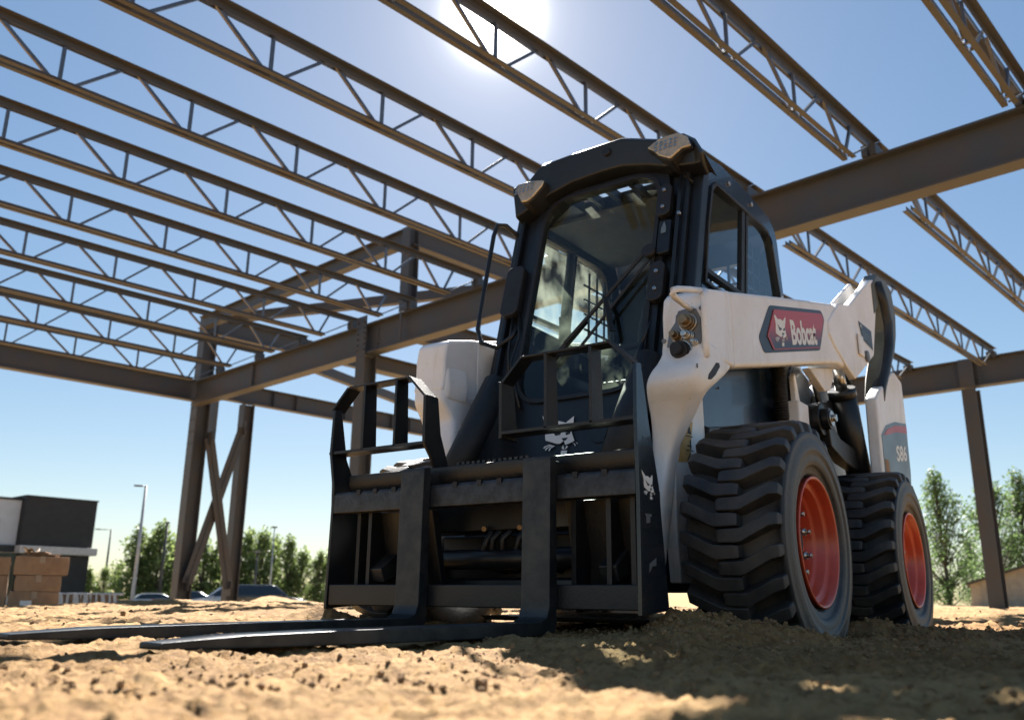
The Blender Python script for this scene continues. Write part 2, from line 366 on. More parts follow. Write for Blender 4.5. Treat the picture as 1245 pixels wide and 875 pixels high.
def c2p(b):
    b.box(W(6.955, 11.15, 4.93), (.30, .016, .72), BY-PI/2+PI/2)
    for dz in range(6):
        for dv in (-.10, .10): b.bolt(W(6.94, 11.15+dv, 4.66+dz*.11), -Ud, .018, .02)
b = MB(); b.bar(W(6.955, 11.15, 4.58), W(6.955, 11.15, 5.36), .30, .016, up=Ud)
for dz in range(6):
    for dv in (-.10, .10): b.bolt(W(6.945, 11.15+dv, 4.68+dz*.11), -Ud, .018, .025)
b.build('splice_plate', M['steel'], fr)
b = MB(); b.bar(W(6.955, 9.96, 4.64), W(6.955, 9.96, 5.17), .06, .016, up=Ud); b.build('stiffener_plate', M['steel'], fr)
part('column', lambda b: col(b, 17.62, 3.45, -.1, 4.6, .32), M['steel'])
b = MB()
for dz in range(6):
    for dv in (-.25, .25): b.bolt(W(17.46, 3.45+dv, 4.72+dz*.09), -Ud, .018, .03)
b.bar(W(17.45, 3.45, 4.64), W(17.45, 3.45, 5.26), .30, .016, up=Ud); b.build('splice_plate', M['steel'], fr)
def brace(p, q, g0, g1):
    b = MB(); b.bar(p, q, .02, .26, up=Ud if False else Vector((0,0,1))); d = (Vector(q)-Vector(p)).normalized()
    b.bar(Vector(p)+Bd*.05, Vector(q)+Bd*.05, .16, .02, up=Bd.cross(d))
    for e, s in ((p, 1), (q, -1)): b.box(Vector(e), (.26, .012, .34), BY-PI/2+PI/2)
    return b.build('cross_brace', M['steel'], fr)
brace(W(7.42, 18.20, .35), W(8.50, 18.20, 4.25), 0, 0)
brace(W(7.58, 18.12, 3.85), W(8.46, 18.12, .25), 0, 0)
# roof plane bracing seen below and beyond the girder
part('roof_brace', lambda b: b.bar(W(7.2, 16.7, 6.6), W(10.2, 9.95, 6.6), .16, .22), M['steel'])
part('roof_brace', lambda b: b.bar(W(7.3, 14.35, 5.2), W(16.2, 17.4, 5.2), .16, .22), M['steel'])

# open-web joists: two-angle chords, web members between them
ZT, ZB = 5.38, 4.94
def joist_parts(u0, u1, first):
    """meshes at v=0; returns (top chord mesh, [(name, mesh)])"""
    def chord(a, b_, z, leg, gap, flip):
        m = MB()
        for s in (-1, 1):
            c = s*(gap/2+leg/2)
            m.bar(W(a, c, z), W(b_, c, z), leg, .008)                       # horizontal leg
            m.bar(W(a, s*(gap/2+.004), z+flip*leg/2), W(b_, s*(gap/2+.004), z+flip*leg/2), .008, leg)   # vertical leg
        return m
    top = chord(u0+.02, u1-.0, ZT+.035, .075, .045, -1)
    for e, s in ((u0, 1), (u1, -1)):                                      # seat on the girder flange
        for t in (-1, 1): top.bar(W(e+s*.0, t*.05, 5.27), W(e+s*.16, t*.05, 5.27), .07, .14)
    bot = chord(u0+1.05 if not first else u0+.9, u1-.75, ZB-.025, .055, .048, 1)
    webs = []
    per = 1.34; k = u1-2.06
    def rod(a, za, b_, zb, w=.032):
        m = MB(); m.bar(W(a, 0, za), W(b_, 0, zb), .030, w, up=Vector((0,0,1))); return m
    nodes_ = []
    while k > u0+.95: nodes_.append(k); k -= per
    for i, n in enumerate(nodes_):
        webs.append(('vertical_web', rod(n, ZB, n, ZT)))
        webs.append(('diagonal_web', rod(n-.62 if True else 0, ZT, n-.08, ZB+.01, .036)))
        webs.append(('diagonal_web', rod(n+.13, ZB+.01, n+.60, ZT)))
    n = nodes_[0]
    webs.append(('diagonal_web', rod(n+.72, ZT, n+1.10, ZB+.01, .036)))
    webs.append(('diagonal_web', rod(n+1.20, ZB+.01, n+1.42, ZT)))
    webs.append(('end_web', rod(n+1.30, ZB+.01, n+2.02, ZT, .022)))
    n = nodes_[-1]
    webs.append(('end_web', rod(n-.18, ZB, max(u0+.06, n-.95), ZT, .022)))
    return top, bot, webs
def make_joist(u0, u1, first):
    top, bot, webs = joist_parts(u0, u1, first)
    t = top.build('roof_joist', M['joist'], None)
    b = bot.build('bottom_chord', M['joist'], None); b.parent = t
    for n, m in webs:
        w = m.build(n, M['rod'], None); w.parent = t
    return t
def place_joist(proto, v, used):
    t = proto
    if used:
        t = proto.copy(); COL.objects.link(t)
        for ch in list(proto.children):
            c = ch.copy(); COL.objects.link(c); c.parent = t
    t.parent = fr; t.location = Bd*v - fr.location
    return t
near = make_joist(-3.2, 7.1, True)
for i, v in enumerate([-2.1, -.38, 1.26, 2.92, 4.64, 6.30, 7.98, 9.76, 11.54, 13.32, 15.06, 16.84]): place_joist(near, v, i > 0)
far = make_joist(7.1, 17.6, False)
for i, v in enumerate([-.45, 1.27, 2.92, 4.66, 6.35]): place_joist(far, v, i > 0)

# ------------------------------------------------------------------ the loader (x forward, y its left, z up)
LD = thing('skid_steer_loader', 'white and black skid steer loader with orange-red rims standing in churned soil', 'skid steer loader', (-.9, 0, 0))
def lp(name, build, m, parent=LD, **k):
    b = MB(); build(b); return b.build(name, m, parent, **k)
# --- wheels
WZ = .295; RT = .40
def make_wheel(wx, s):
    w = lp('wheel', lambda b: b.lathe([(s*.832,.0),(s*.832,.040),(s*.815,.055),(s*.78,.058),(s*.78,.05)], 28, (wx,0,WZ)), M['plastic'])
    prof = [(.61,.215),(.585,.25),(.578,.30),(.582,.328),(.60,.342),(.64,.348),(.735,.350),(.83,.348),(.868,.343),(.888,.352),(.896,.358),(.903,.354),(.905,.346),(.903,.342),(.908,.325),(.911,.300),(.910,.292),(.906,.289),(.908,.270),(.904,.250),(.898,.244),(.893,.242),(.893,.226),(.884,.213),(.86,.205)]
    b = MB(); b.lathe([(s*a, r) for a, r in prof], 96, (wx,0,WZ))
    b.build('tyre', M['rubber'], w)
    tb = MB(); NL = 26
    for side in (0, 1):
        for k in range(NL):
            th0 = 2*PI*(k+.5*side)/NL
            # stations: axial y, angle offset, half angular width, top radius
            st = [(.899,.00,.040,.362),(.893,.0,.048,.388),(.868,-.012,.050,.398),(.815,-.080,.051,RT),(.785,-.118,.053,RT+.001),(.770,-.124,.053,RT+.001),(.720,-.124,.050,RT+.001),(.704,-.124,.045,.396)]
            secs = []
            for (y, dt, hw, rt) in st:
                yy = y if side == 0 else 1.478-y
                base = .335 if y > .88 else .345
                q = []
                for (aa, rr) in ((-hw-.012, base), (-hw, rt), (hw, rt), (hw+.012, base)):
                    t = th0+dt*(1 if side == 0 else 1)+aa
                    q.append(Vector((wx+rr*math.sin(t)*-1, s*yy, WZ+rr*math.cos(t))))
                secs.append(q)
            tb.loft(secs)
    o = tb.build('tread_lugs', M['rubber'], w, bevel=.0035, seg=2)
    # rim
    rim = [(.858,.205),(.893,.207),(.899,.211),(.902,.206),(.896,.199),(.874,.197),(.868,.194),(.866,.178),(.862,.174),(.838,.172),(.833,.168),(.831,.158),(.826,.155),(.800,.153),(.794,.150),(.792,.140),(.796,.134),(.802,.128),(.804,.05),(.80,.0)]
    lp('rim', lambda b: b.lathe([(s*a, r) for a, r in rim], 72, (wx,0,WZ)), M['red'], w)
    for k in range(8):
        t = 2*PI*k/8+.39; c = Vector((wx+.102*math.cos(t), s*.803, WZ+.102*math.sin(t)))
        b = MB(); b.tube([c, c+Vector((0,s*.024,0))], .015, 6); b.tube([c+Vector((0,s*.024,0)), c+Vector((0,s*.040,0))], .008, 8); b.tube([c-Vector((0,s*.001,0)), c+Vector((0,s*.004,0))], .019, 14)
        b.build('lug_nut', M['chrome'], w)
    return w
for wx in (0, -1.426):
    for s in (1, -1): make_wheel(wx, s)

# --- frame / chassis
lp('chassis', lambda b: (b.prism([(.12,.13),(.16,.20),(.14,.46),(.0,.72),(-1.25,.74),(-2.1,.70),(-2.2,.30),(-2.1,.16)], lambda a, c, t: (a, t, c), -.455, .455)), M['dark'], bevel=.01)
lp('axle_guard', lambda b: [b.tube([(x, -.6, WZ), (x, .6, WZ)], .09, 20) for x in (0, -1.426)], M['dark'])
for s in (1, -1):
    # painted front post of the main frame beside the cab
    lp('front_post', lambda b: b.prism([(.20,.16),(.22,.34),(.21,.58),(.12,.78),(.0,.84),(-.05,.83),(-.06,.6),(-.03,.16)], lambda a, c, t: (a, s*t, c), .458, .50), M['white'], bevel=.006)
    lp('side_fender', lambda b: b.prism([(-.06,.66),(-.06,.72),(-.30,.765),(-.95,.765),(-1.1,.72),(-1.7,.74),(-1.72,.70),(-1.05,.68),(-.95,.71),(-.3,.71)], lambda a, c, t: (a, s*t, c), .458, .515), M['dark'], bevel=.006)
    # rear upright and tail panel
    lp('tail_panel', lambda b: b.prism([(-1.62,.60),(-1.63,.86),(-1.645,1.10),(-1.70,1.145),(-2.06,1.325),(-2.14,1.345),(-2.30,1.32),(-2.31,1.05),(-2.27,.69),(-2.10,.58)], lambda a, c, t: (a, s*t, c), .70, .76), M['white'], bevel=.012, seg=3)
    lp('rear_upright', lambda b: b.prism([(-1.02,.74),(-.99,1.10),(-1.10,1.20),(-1.30,1.16),(-1.32,.74)], lambda a, c, t: (a, s*t, c), .47, .53), M['dark'], bevel=.01)
    lp('upright_edge', lambda b: b.prism([(-.985,.80),(-.965,1.10),(-.985,1.12),(-1.03,1.0),(-1.02,.80)], lambda a, c, t: (a, s*t, c), .535, .56), M['white'], bevel=.004)
    lp('rear_upright', lambda b: b.prism([(-1.45,.70),(-1.40,1.10),(-1.52,1.18),(-2.05,1.28),(-2.2,1.2),(-2.2,.70)], lambda a, c, t: (a, s*t, c), .47, .52), M['dark'], bevel=.01)
lp('engine_hood', lambda b: b.prism([(-1.2,.74),(-1.2,1.12),(-1.32,1.18),(-2.1,1.26),(-2.25,1.2),(-2.28,.72)], lambda a, c, t: (a, t, c), -.455, .455), M['dark'], bevel=.02)
# belly skid plates hanging low between the wheels (pale strip seen beside the fork frame)
lp('skid_plate', lambda b: b.prism([(.20,.028),(.24,.045),(-.55,.05),(-.60,.03)], lambda a, c, t: (a, t, c), -.30, .50), M['greyplate'], bevel=.003)

# --- cab
def FP(y, z, off=0): return Vector((.259 - .264*z + off, y, z))      # the leaning front plane
ang = math.atan(.264)
def fprism(b, poly, t0, t1):    # poly in (y,z) on the front plane, thickness along its normal
    n = Vector((1, 0, .264)).normalized()
    return b.prism(poly, lambda y, z, t: FP(y, z)+n*t, t0, t1)
def ring(b, outer, inner, fn, t0, t1):
    n = len(outer)
    for i in range(n):
        j = (i+1) % n
        b.prism([outer[i], outer[j], inner[j], inner[i]], fn, t0, t1)
nF = Vector((1, 0, .264)).normalized()
ff = lambda y, z, t: FP(y, z)+nF*t
def cabside(x, z, t, s): return Vector((x, s*t, z))
# front face: pillars and header around the door opening
for s in (1, -1):
    lp('front_pillar', lambda b: fprism(b, [(s*.33,.60),(s*.47,.60),(s*.475,1.90),(s*.33,1.93)], -.07, 0), M['dark'], bevel=.012)
    lp('pillar_trim', lambda b: fprism(b, [(s*.405,.95),(s*.43,.95),(s*.43,1.84),(s*.405,1.84)], .001, .03), M['dark'], bevel=.006)
lp('header_panel', lambda b: fprism(b, [(-.33,1.935),(-.33,1.80),(-.22,1.90),(-.05,1.925),(.10,1.925),(.22,1.90),(.33,1.80),(.33,1.935)], -.06, .0), M['dark'], bevel=.005)
# door: frame with a rounded window
def rounded(y0, y1, z0, z1, r, n=5):
    P = []
    for cx, cz, a0 in ((y1-r, z1-r, 0), (y0+r, z1-r, 90), (y0+r, z0+r, 180), (y1-r, z0+r, 270)):
        for i in range(n+1):
            a = R(a0+90*i/n); P.append((cx+r*math.cos(a), cz+r*math.sin(a)))
    return P
dout = rounded(-.335, .335, .585, 1.915, .10); din = rounded(-.295, .300, .865, 1.885, .13)
door = lp('cab_door', lambda b: ring(b, dout, din, ff, -.015, .022), M['dark'])
lp('window_seal', lambda b: ring(b, rounded(-.300,.305,.86,1.89,.135), rounded(-.283,.288,.877,1.873,.12), ff, .018, .034), M['plastic'], door)
lp('windscreen', lambda b: b.add([ff(y, z, .012) for y, z in rounded(-.296,.301,.863,1.886,.13)], [tuple(range(24))]), M['glassfront'], door)
# lower door skin dimples
lp('door_rib', lambda b: fprism(b, rounded(.10, .29, .665, .80, .04), .022, .027), M['dark'], door, bevel=.003)
lp('lower_front_panel', lambda b: fprism(b, [(-.42,.58),(-.38,.30),(.38,.30),(.42,.58)], -.04, .0), M['dark'], bevel=.01)
# side frames: outer profile and window opening in x,z
so = [(-.02,.74),(-.16,1.30),(-.245,1.70),(-.285,1.935),(-.45,1.962),(-.76,1.958),(-.98,1.945),(-1.08,1.92),(-1.125,1.89),(-1.15,1.84),(-1.19,1.58),(-1.21,1.25),(-1.21,.74)]
def inset_open():
    # window opening, same vertex count as 'so'
    return [(-.12,.80),(-.175,1.33),(-.235,1.60),(-.300,1.80),(-.345,1.838),(-.72,1.852),(-.92,1.858),(-.99,1.85),(-1.04,1.82),(-1.06,1.78),(-1.12,1.56),(-1.135,1.36),(-1.14,1.30)]
for s in (1, -1):
    b = MB(); op = inset_open(); fn = lambda a, c, t: Vector((a, s*t, c))
    for i in range(1, 12):
        j = i+1; b.prism([so[i], so[j], op[j], op[i]], fn, .435, .47)
    b.prism([so[1], op[1], op[12], so[12], so[0]], fn, .435, .47)
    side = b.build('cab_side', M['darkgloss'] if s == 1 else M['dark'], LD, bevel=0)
    b = MB(); ops = op[1:]; c = Vector((-.66, 0, 1.58)); inn = [((x-c.x)*.955+c.x, (z-c.z)*.94+c.z) for x, z in ops]
    ring(b, ops, inn, fn, .44, .482); b.build('window_frame', M['plastic'], side, bevel=.004)
    b = MB(); b.add([fn(x, z, .462) for x, z in ops], [tuple(range(len(ops)))]); b.build('side_window', M['glassside'] if s == 1 else M['glassgreen'], side)
    b = MB(); b.bar(fn(-.69, 1.845, .462), fn(-.60, 1.34, .462), .022, .035, up=(1,0,0)); b.bar(fn(-.735, 1.845, .462), fn(-.645, 1.34, .462), .022, .02, up=(1,0,0)); b.build('window_divider', M['plastic'], side)
    b = MB(); b.bar(fn(-.19, 1.39, .466), fn(-.66, 1.40, .466), .03, .02); b.build('window_rail', M['plastic'], side)
    for x, z in ((-.52,1.905),(-.80,1.915)): side_b = MB().bolt(fn(x, z, .47), (0, s, 0), .012, .008).build('bolt', M['chrome'], side)
    # lower body skin under the window with pressed creases
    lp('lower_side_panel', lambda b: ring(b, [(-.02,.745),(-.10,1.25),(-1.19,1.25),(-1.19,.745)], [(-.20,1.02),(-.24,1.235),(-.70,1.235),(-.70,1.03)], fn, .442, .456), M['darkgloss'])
    lp('lower_window', lambda b: b.add([fn(x, z, .449) for x, z in [(-.19,1.01),(-.23,1.245),(-.71,1.245),(-.71,1.02)]], [(0,1,2,3)]), M['glassgreen'])
    lp('pressed_rib', lambda b: (b.bar(fn(-.30,.985,.462), fn(-1.0,.995,.462), .014, .012), b.bar(fn(-.15,.845,.462), fn(-.78,.825,.462), .014, .03)), M['dark'], bevel=.004)
# rear wall with gridded rear window
lp('cab_rear_wall', lambda b: [b.b2((-1.22,-.44,.75),(-1.18,.44,1.20)), b.b2((-1.20,-.44,1.78),(-1.16,.44,1.93)), b.b2((-1.21,-.44,1.20),(-1.17,-.27,1.78)), b.b2((-1.21,.27,1.20),(-1.17,.44,1.78))], M['dark'])
lp('rear_window_grille', lambda b: [b.bar((-1.185, y, 1.20), (-1.175, y, 1.78), .012, .012) for y in (-.20,-.10,0,.10,.20)]+[b.bar((-1.18,-.27,z), (-1.18,.27,z), .012, .012) for z in (1.28,1.36,1.44,1.52,1.60,1.68)], M['dark'])
for s in (1, -1):   # side window grilles behind the rear pane
    lp('side_window_grille', lambda b: [b.bar((x, s*.425, 1.40), (x-.02, s*.425, 1.76), .008, .010) for x in (-.80,-.88,-.96,-1.04)]+[b.bar((-.76, s*.425, z), (-1.09, s*.425, z), .008, .010) for z in (1.44,1.52,1.60,1.68)], M['dark'])
# roof with skylight slots
def roof(b):
    for y0, y1 in ((-.46,-.21),(.225,.46)): b.b2((-1.10,y0,1.895),(-.235,y1,1.955))
    b.b2((-1.10,-.21,1.895),(-.42,.225,1.955)); b.b2((-.258,-.21,1.895),(-.245,.225,1.92))
    for y in (-.115,-.015,.105): b.b2((-.42,y-.012,1.90),(-.258,y+.012,1.94))
lp('roof', roof, M['dark'])
lp('headliner', lambda b: b.b2((-1.08,-.43,1.875),(-.43,.43,1.893)), M['liner'])
# roof visor: the sculpted brow over the door
top = [(-.445,1.975),(-.36,1.99),(-.30,2.062),(-.14,2.070),(.02,2.071),(.12,2.070),(.30,1.998),(.36,1.996),(.42,1.985),(.475,1.937),(.515,1.86)]
low = [(-.430,1.80),(-.35,1.835),(-.26,1.880),(-.14,1.915),(.02,1.925),(.12,1.922),(.25,1.885),(.32,1.855),(.40,1.83),(.47,1.815),(.50,1.81)]
def visor(b):
    secs = []
    for (y, z), (y2, z2) in zip(top, low):
        secs.append([ff(y2, z2, .0), ff(y2, z2+.008, .075), ff(y, z-.028, .118), ff(y, z, .095), ff(y, z-.03, -.03), ff(y2, z2+.03, -.02)])
    b.loft(secs)
vis = lp('roof_visor', visor, M['dark'], bevel=.010, seg=3, angle=25)
lp('visor_badge', lambda b: b.tube([ff(.05,2.005,.095), ff(.05,2.005,.112)], .020, 16), M['plastic'], vis)
# work lights
def wl(poly, nm):
    o = lp("work_light", lambda b: fprism(b, [((p[0]-cy)*1.05+cy, (p[1]-cz)*1.06+cz) for p in poly], .02, .120), M["plastic"], bevel=.006)
    lp('lens', lambda b: fprism(b, poly, .120, .134), M['lamp'], o, bevel=.006)
    lp('led_grid', lambda b: [b.tube([ff(cy+.022*i-.02, cz+.018*j+.012, .134), ff(cy+.022*i-.02, cz+.018*j+.012, .137)], .007, 8) for i in range(-2,3) for j in range(-1,2)], M['chrome'], o)
    return o
poly = [(.270,1.928),(.325,1.960),(.410,1.962),(.455,1.925),(.475,1.872),(.43,1.870),(.385,1.835),(.33,1.870),(.30,1.905)]; cy, cz = .38, 1.9; wl(poly, 'l')
poly = [(-.410,1.950),(-.33,1.948),(-.255,1.928),(-.262,1.900),(-.305,1.850),(-.33,1.835),(-.365,1.84),(-.400,1.90)]; cy, cz = -.34, 1.9; wl(poly, 'r')
# hinges, latch and brackets on the near pillar
lp('door_hinge', lambda b: fprism(b, rounded(.300,.365,1.62,1.78,.03), .02, .055), M['plastic'], bevel=.005)
lp('door_hinge', lambda b: fprism(b, rounded(.295,.365,1.22,1.40,.03), .02, .055), M['plastic'], bevel=.005)
lp('door_latch', lambda b: fprism(b, rounded(.315,.372,1.44,1.60,.012), .02, .045), M['dark'], bevel=.004)
for y, z in ((.332,1.745),(.332,1.660),(.332,1.35),(.332,1.27),(.41,1.605)): lp('hinge_bolt', lambda b: b.tube([ff(y, z, .05), ff(y, z, .063)], .008, 8), M['chrome'])
lp('pillar_handle', lambda b: b.tube([ff(.44,1.775,.02), ff(.40,1.82,.04), ff(.398,1.70,.045), ff(.398,1.20,.045), ff(.40,1.1,.02)], .008, 8), M['dark'])
lp('latch_label', lambda b: fprism(b, [(.330,1.535),(.352,1.535),(.352,1.56),(.341,1.59),(.330,1.56)], .046, .048), M['decalgrey'])
# mirror-like boxes and hoses on the far pillar + tubular grab handle
lp('door_latch', lambda b: fprism(b, rounded(-.43,-.335,1.29,1.54,.03), .02, .06), M['plastic'], bevel=.006)
lp('grab_handle', lambda b: b.tube([ff(-.435,1.74,.0), ff(-.50,1.80,.05), ff(-.535,1.80,.07), ff(-.545,1.74,.07), ff(-.535,1.45,.07), ff(-.525,1.24,.07), ff(-.50,1.175,.06), ff(-.43,1.155,.03), ff(-.36,1.19,.03), ff(-.335,1.24,.025)], .011, 10), M['dark'])
lp('cable', lambda b: (b.tube([ff(-.34,1.30,.03), ff(-.31,1.18,.04), ff(-.33,1.06,.04), ff(-.29,.95,.04), ff(-.24,.84,.04)], .006, 8), b.tube([ff(-.37,1.29,.03), ff(-.36,1.12,.03), ff(-.335,1.0,.03)], .007, 8)), M['hose'])
# wiper
lp('wiper', lambda b: (b.bar(ff(.285,1.475,.05), ff(-.06,1.10,.05), .014, .012), b.bar(ff(.285,1.42,.045), ff(.02,1.08,.045), .010, .010), b.bar(ff(.105,1.285,.055), ff(.16,1.115,.055), .020, .010), b.bar(ff(.02,1.20,.035), ff(-.14,1.02,.03), .028, .016), b.tube([ff(.285,1.46,.02), ff(.285,1.46,.06)], .028, 14)), M['plastic'])
# gas spring across the lower door
lp('gas_spring', lambda b: (b.tube([ff(.30,1.04,.05), ff(.19,.66,.05)], .009, 10), b.tube([ff(.30,1.04,.05), ff(.325,1.13,.05)], .005, 8)), M['dark'])
# interior
lp('seat', lambda b: (b.prism([(-.45,.98),(-.40,1.05),(-.85,1.02),(-.93,1.45),(-1.0,1.62),(-1.08,1.60),(-1.03,1.0),(-1.0,.92)], lambda a, c, t: (a, t, c), -.22, .22)), M['seat'], bevel=.04, seg=4)
lp('head_rest', lambda b: b.b2((-1.10,-.13,1.62),(-1.0,.13,1.76)), M['seat'], bevel=.03, seg=3)
lp('cab_floor', lambda b: b.b2((-1.15,-.43,.76),(.02,.43,.80)), M['dark'])
for s in (1, -1):
    lp('armrest', lambda b: (b.b2((-.85,s*.26,1.12),(-.42,s*.36,1.22)), b.b2((-.9,s*.28,.8),(-.75,s*.40,1.15))), M['seat'], bevel=.02)
    lp('joystick', lambda b: (b.tube([(-.42,s*.31,1.20),(-.40,s*.31,1.27)], .012, 8), b.tube([(-.40,s*.31,1.26),(-.39,s*.31,1.31),(-.37,s*.31,1.38)], [.022,.028,.02], 10)), M['plastic'])
lp('dash_display', lambda b: b.box((-.30,.36,1.62),(.02,.12,.16), .3), M['plastic'], bevel=.01)
lp('lap_bar', lambda b: b.tube([(-.98,-.36,1.35),(-.55,-.34,1.27),(-.50,-.1,1.22),(-.50,.1,1.22),(-.55,.34,1.27),(-.98,.36,1.35)], .016, 10), M['seat'])
# vent louvres at the far sill
lp('air_vent', lambda b: [b.bar((-.75-.05*i,-.42,1.265),(-.75-.05*i,-.36,1.285), .012, .03) for i in range(8)], M['dark'])

# --- lift arms
def AY(x, off=0): return .65 + .035*(.25-x) + off
def make_arm(s):
    st = [(-1.36,1.500,1.200),(-1.2,1.492,1.190),(-.809,1.400,1.101),(-.30,1.277,.980),(.024,1.197,.905)]   # x, top z, bottom z of the box section
    b = MB()
    def sec(x, zt, zb, o=0, i=-.155):
        return [Vector((x, s*AY(x, o), zt-.012)), Vector((x, s*AY(x, o-.012), zt)), Vector((x, s*AY(x, i+.012), zt)), Vector((x, s*AY(x, i), zt-.012)), Vector((x, s*AY(x, i), zb+.01)), Vector((x, s*AY(x, o-.012), zb)), Vector((x, s*AY(x, o), zb+.012))]
    b.loft([sec(*q) for q in st])
    return b.build('lift_arm', M['white'], LD, bevel=.010, seg=3)
def make_elbow(s):
    b = MB(); b.prism([(.024,1.197),(.226,1.147),(.250,1.125),(.262,1.060),(.262,.985),(.272,.925),(.15,.905),(.024,.906)], lambda x, z, t: (x, s*AY(x, t), z), -.158, .001)
    head = b.build('arm_knuckle', M['white'], LD, bevel=.014, seg=4)
    F = [(.268,.955),(.285,.915),(.312,.880),(.345,.845),(.360,.805),(.345,.768),(.322,.735),(.300,.690),(.288,.630),(.290,.560),(.310,.480),(.350,.350),(.410,.200),(.430,.130)]
    Rr = [(.024,.915),(.040,.898),(.076,.874),(.118,.848),(.162,.820),(.196,.790),(.190,.757),(.170,.722),(.165,.680),(.181,.620),(.195,.565),(.231,.427),(.299,.211),(.320,.130)]
    YO = [.650,.650,.650,.648,.643,.628,.600,.568,.537,.512,.503,.50,.50,.50]
    YI = [.492,.490,.486,.478,.468,.460,.454,.450,.447,.445,.445,.445,.445,.445]
    secs = []
    for (fx, fz), (rx, rz), yo, yi in zip(F, Rr, YO, YI):
        if s < 0:
            k = .05*smooth01((.9-fz)/.1); fx -= k + .085*math.exp(-((fz-.81)/.08)**2); rx -= k
        c = .020; L_ = math.hypot(fx-rx, fz-rz); ux, uz = (fx-rx)/L_, (fz-rz)/L_; q = []
        def P(a, y): q.append(Vector((rx+ux*a, s*y, rz+uz*a)))
        for a in (c, L_*.35, L_*.65, L_-c): P(a, yo + .004*math.sin(PI*a/L_))
        P(L_-c*.3, yo-c*.3); P(L_, yo-c); P(L_, (yo+yi)/2); P(L_, yi+c); P(L_-c*.3, yi+c*.3)
        for a in (L_-c, c): P(a, yi)
        P(c*.3, yi+c*.3); P(0, yi+c); P(0, yo-c); P(c*.3, yo-c*.3)
        secs.append(q)
    # refine along the leg with a smooth curve through the stations
    fine = []
    for k in range(len(secs)-1):
        p0, p1, p2, p3 = secs[max(0, k-1)], secs[k], secs[k+1], secs[min(len(secs)-1, k+2)]
        for m_ in range(4):
            t = m_/4
            fine.append([(p1[i]*2 + (p2[i]-p0[i])*t + (p0[i]*2-p1[i]*5+p2[i]*4-p3[i])*t*t + (p1[i]*3-p0[i]-p2[i]*3+p3[i])*t**3)*.5 for i in range(len(p1))])
    fine.append(secs[-1])
    b = MB(); b.loft(fine, True, True); return b.build('arm_leg', M['white'], LD)
for s in (1, -1):
    up = make_arm(s); el = make_elbow(s)
    # coupler head: inner half of the front face, stepping down towards the machine's middle
    lp('arm_head', lambda b: b.prism([(.645,1.125),(.60,1.128),(.575,1.118),(.548,1.080),(.510,1.058),(.487,1.015),(.478,.940),(.482,.900),(.50,.872),(.64,.86)], lambda y, z, t: (t-(z-.9)*.04, s*y, z), .10, .262), M['white'], bevel=.030, seg=5)
    # rear arm bracket plates
    lp('arm_rear_plate', lambda b: b.prism([(-1.085,1.37),(-1.269,1.512),(-1.445,1.548),(-1.70,1.705),(-1.894,1.822),(-1.99,1.852),(-2.015,1.84),(-1.955,1.66),(-1.819,1.369),(-1.628,1.265),(-1.444,1.165),(-1.32,1.20),(-1.17,1.26),(-1.085,1.31)], lambda x, z, t: (x, s*AY(x, t), z), -.03, .008), M['white'], bevel=.008)
    lp('arm_rear_plate', lambda b: b.prism([(-1.269,1.500),(-1.445,1.548),(-1.70,1.705),(-1.894,1.822),(-1.96,1.80),(-1.92,1.60),(-1.80,1.369),(-1.628,1.30),(-1.3,1.25)], lambda x, z, t: (x, s*AY(x, t), z), -.115, -.095), M['white'], bevel=.006)
    lp('arm_cross_web', lambda b: b.prism([(-1.40,1.50),(-1.95,1.66),(-1.93,1.69),(-1.38,1.53)], lambda x, z, t: (x, s*AY(x, t), z), -.10, -.03), M['white'])
    lp('arm_lug', lambda b: b.prism([(-.97,1.13),(-1.30,1.20),(-1.32,1.16),(-1.25,1.08),(-1.17,1.06)], lambda x, z, t: (x, s*AY(x, t), z), -.10, -.06), M['white'], bevel=.006)
    lp('pivot_pin', lambda b: [b.tube([(x, s*AY(x, -.2), z), (x, s*AY(x, .022), z)], r, 16) for x, z, r in ((-1.66,1.33,.030),)], M['greyplate'], bevel=.003)
    lp('pin_retainer', lambda b: (b.b2((-1.60,s*AY(-1.6,.008),1.31),(-1.52,s*AY(-1.6,.020),1.42))), M['white'], bevel=.006)
    # lift cylinder
    lp('lift_cylinder', lambda b: (b.tube([(-1.74,s*.625,.66),(-1.52,s*.625,1.12)], .062, 24), b.tube([(-1.53,s*.625,1.10),(-1.51,s*.625,1.14)], .068, 24)), M['dark'])
    lp('cylinder_rod', lambda b: b.tube([(-1.515,s*.625,1.13),(-1.46,s*.625,1.25)], .030, 18), M['chrome'])
    # curved rear link
    outl = [(-1.90,1.80),(-2.05,1.905),(-2.276,1.93),(-2.396,1.905),(-2.446,1.752),(-2.40,1.62),(-2.315,1.499),(-2.017,1.249),(-1.90,1.10),(-1.78,1.12),(-1.845,1.257),(-2.02,1.47),(-2.079,1.574),(-2.032,1.717),(-1.90,1.62)]
    lp('rear_link', lambda b: b.prism(outl, lambda x, z, t: (x, s*t, z), .665, .74), M['olive'], bevel=.012, seg=3)
    lp('link_shade_tube', lambda b: b.tube([(-2.00,s*.735,1.83),(-2.07,s*.745,1.74),(-2.13,s*.745,1.62),(-2.09,s*.745,1.48),(-1.97,s*.74,1.33),(-1.84,s*.735,1.20),(-1.80,s*.72,1.08)], .036, 12), M['hose'])  # black tube added to stand for the link's shaded face
    lp('lower_control_link', lambda b: (b.prism([(-1.15,.92),(-1.25,.90),(-1.34,.86),(-1.66,.84),(-1.62,.74),(-1.40,.755),(-1.18,.80)], lambda x, z, t: (x, s*t, z), .585, .645), b.prism([(-.98,.96),(-1.55,1.10),(-1.57,.98),(-1.1,.86)], lambda x, z, t: (x, s*t, z), .535, .58)), M['dark'], bevel=.006)
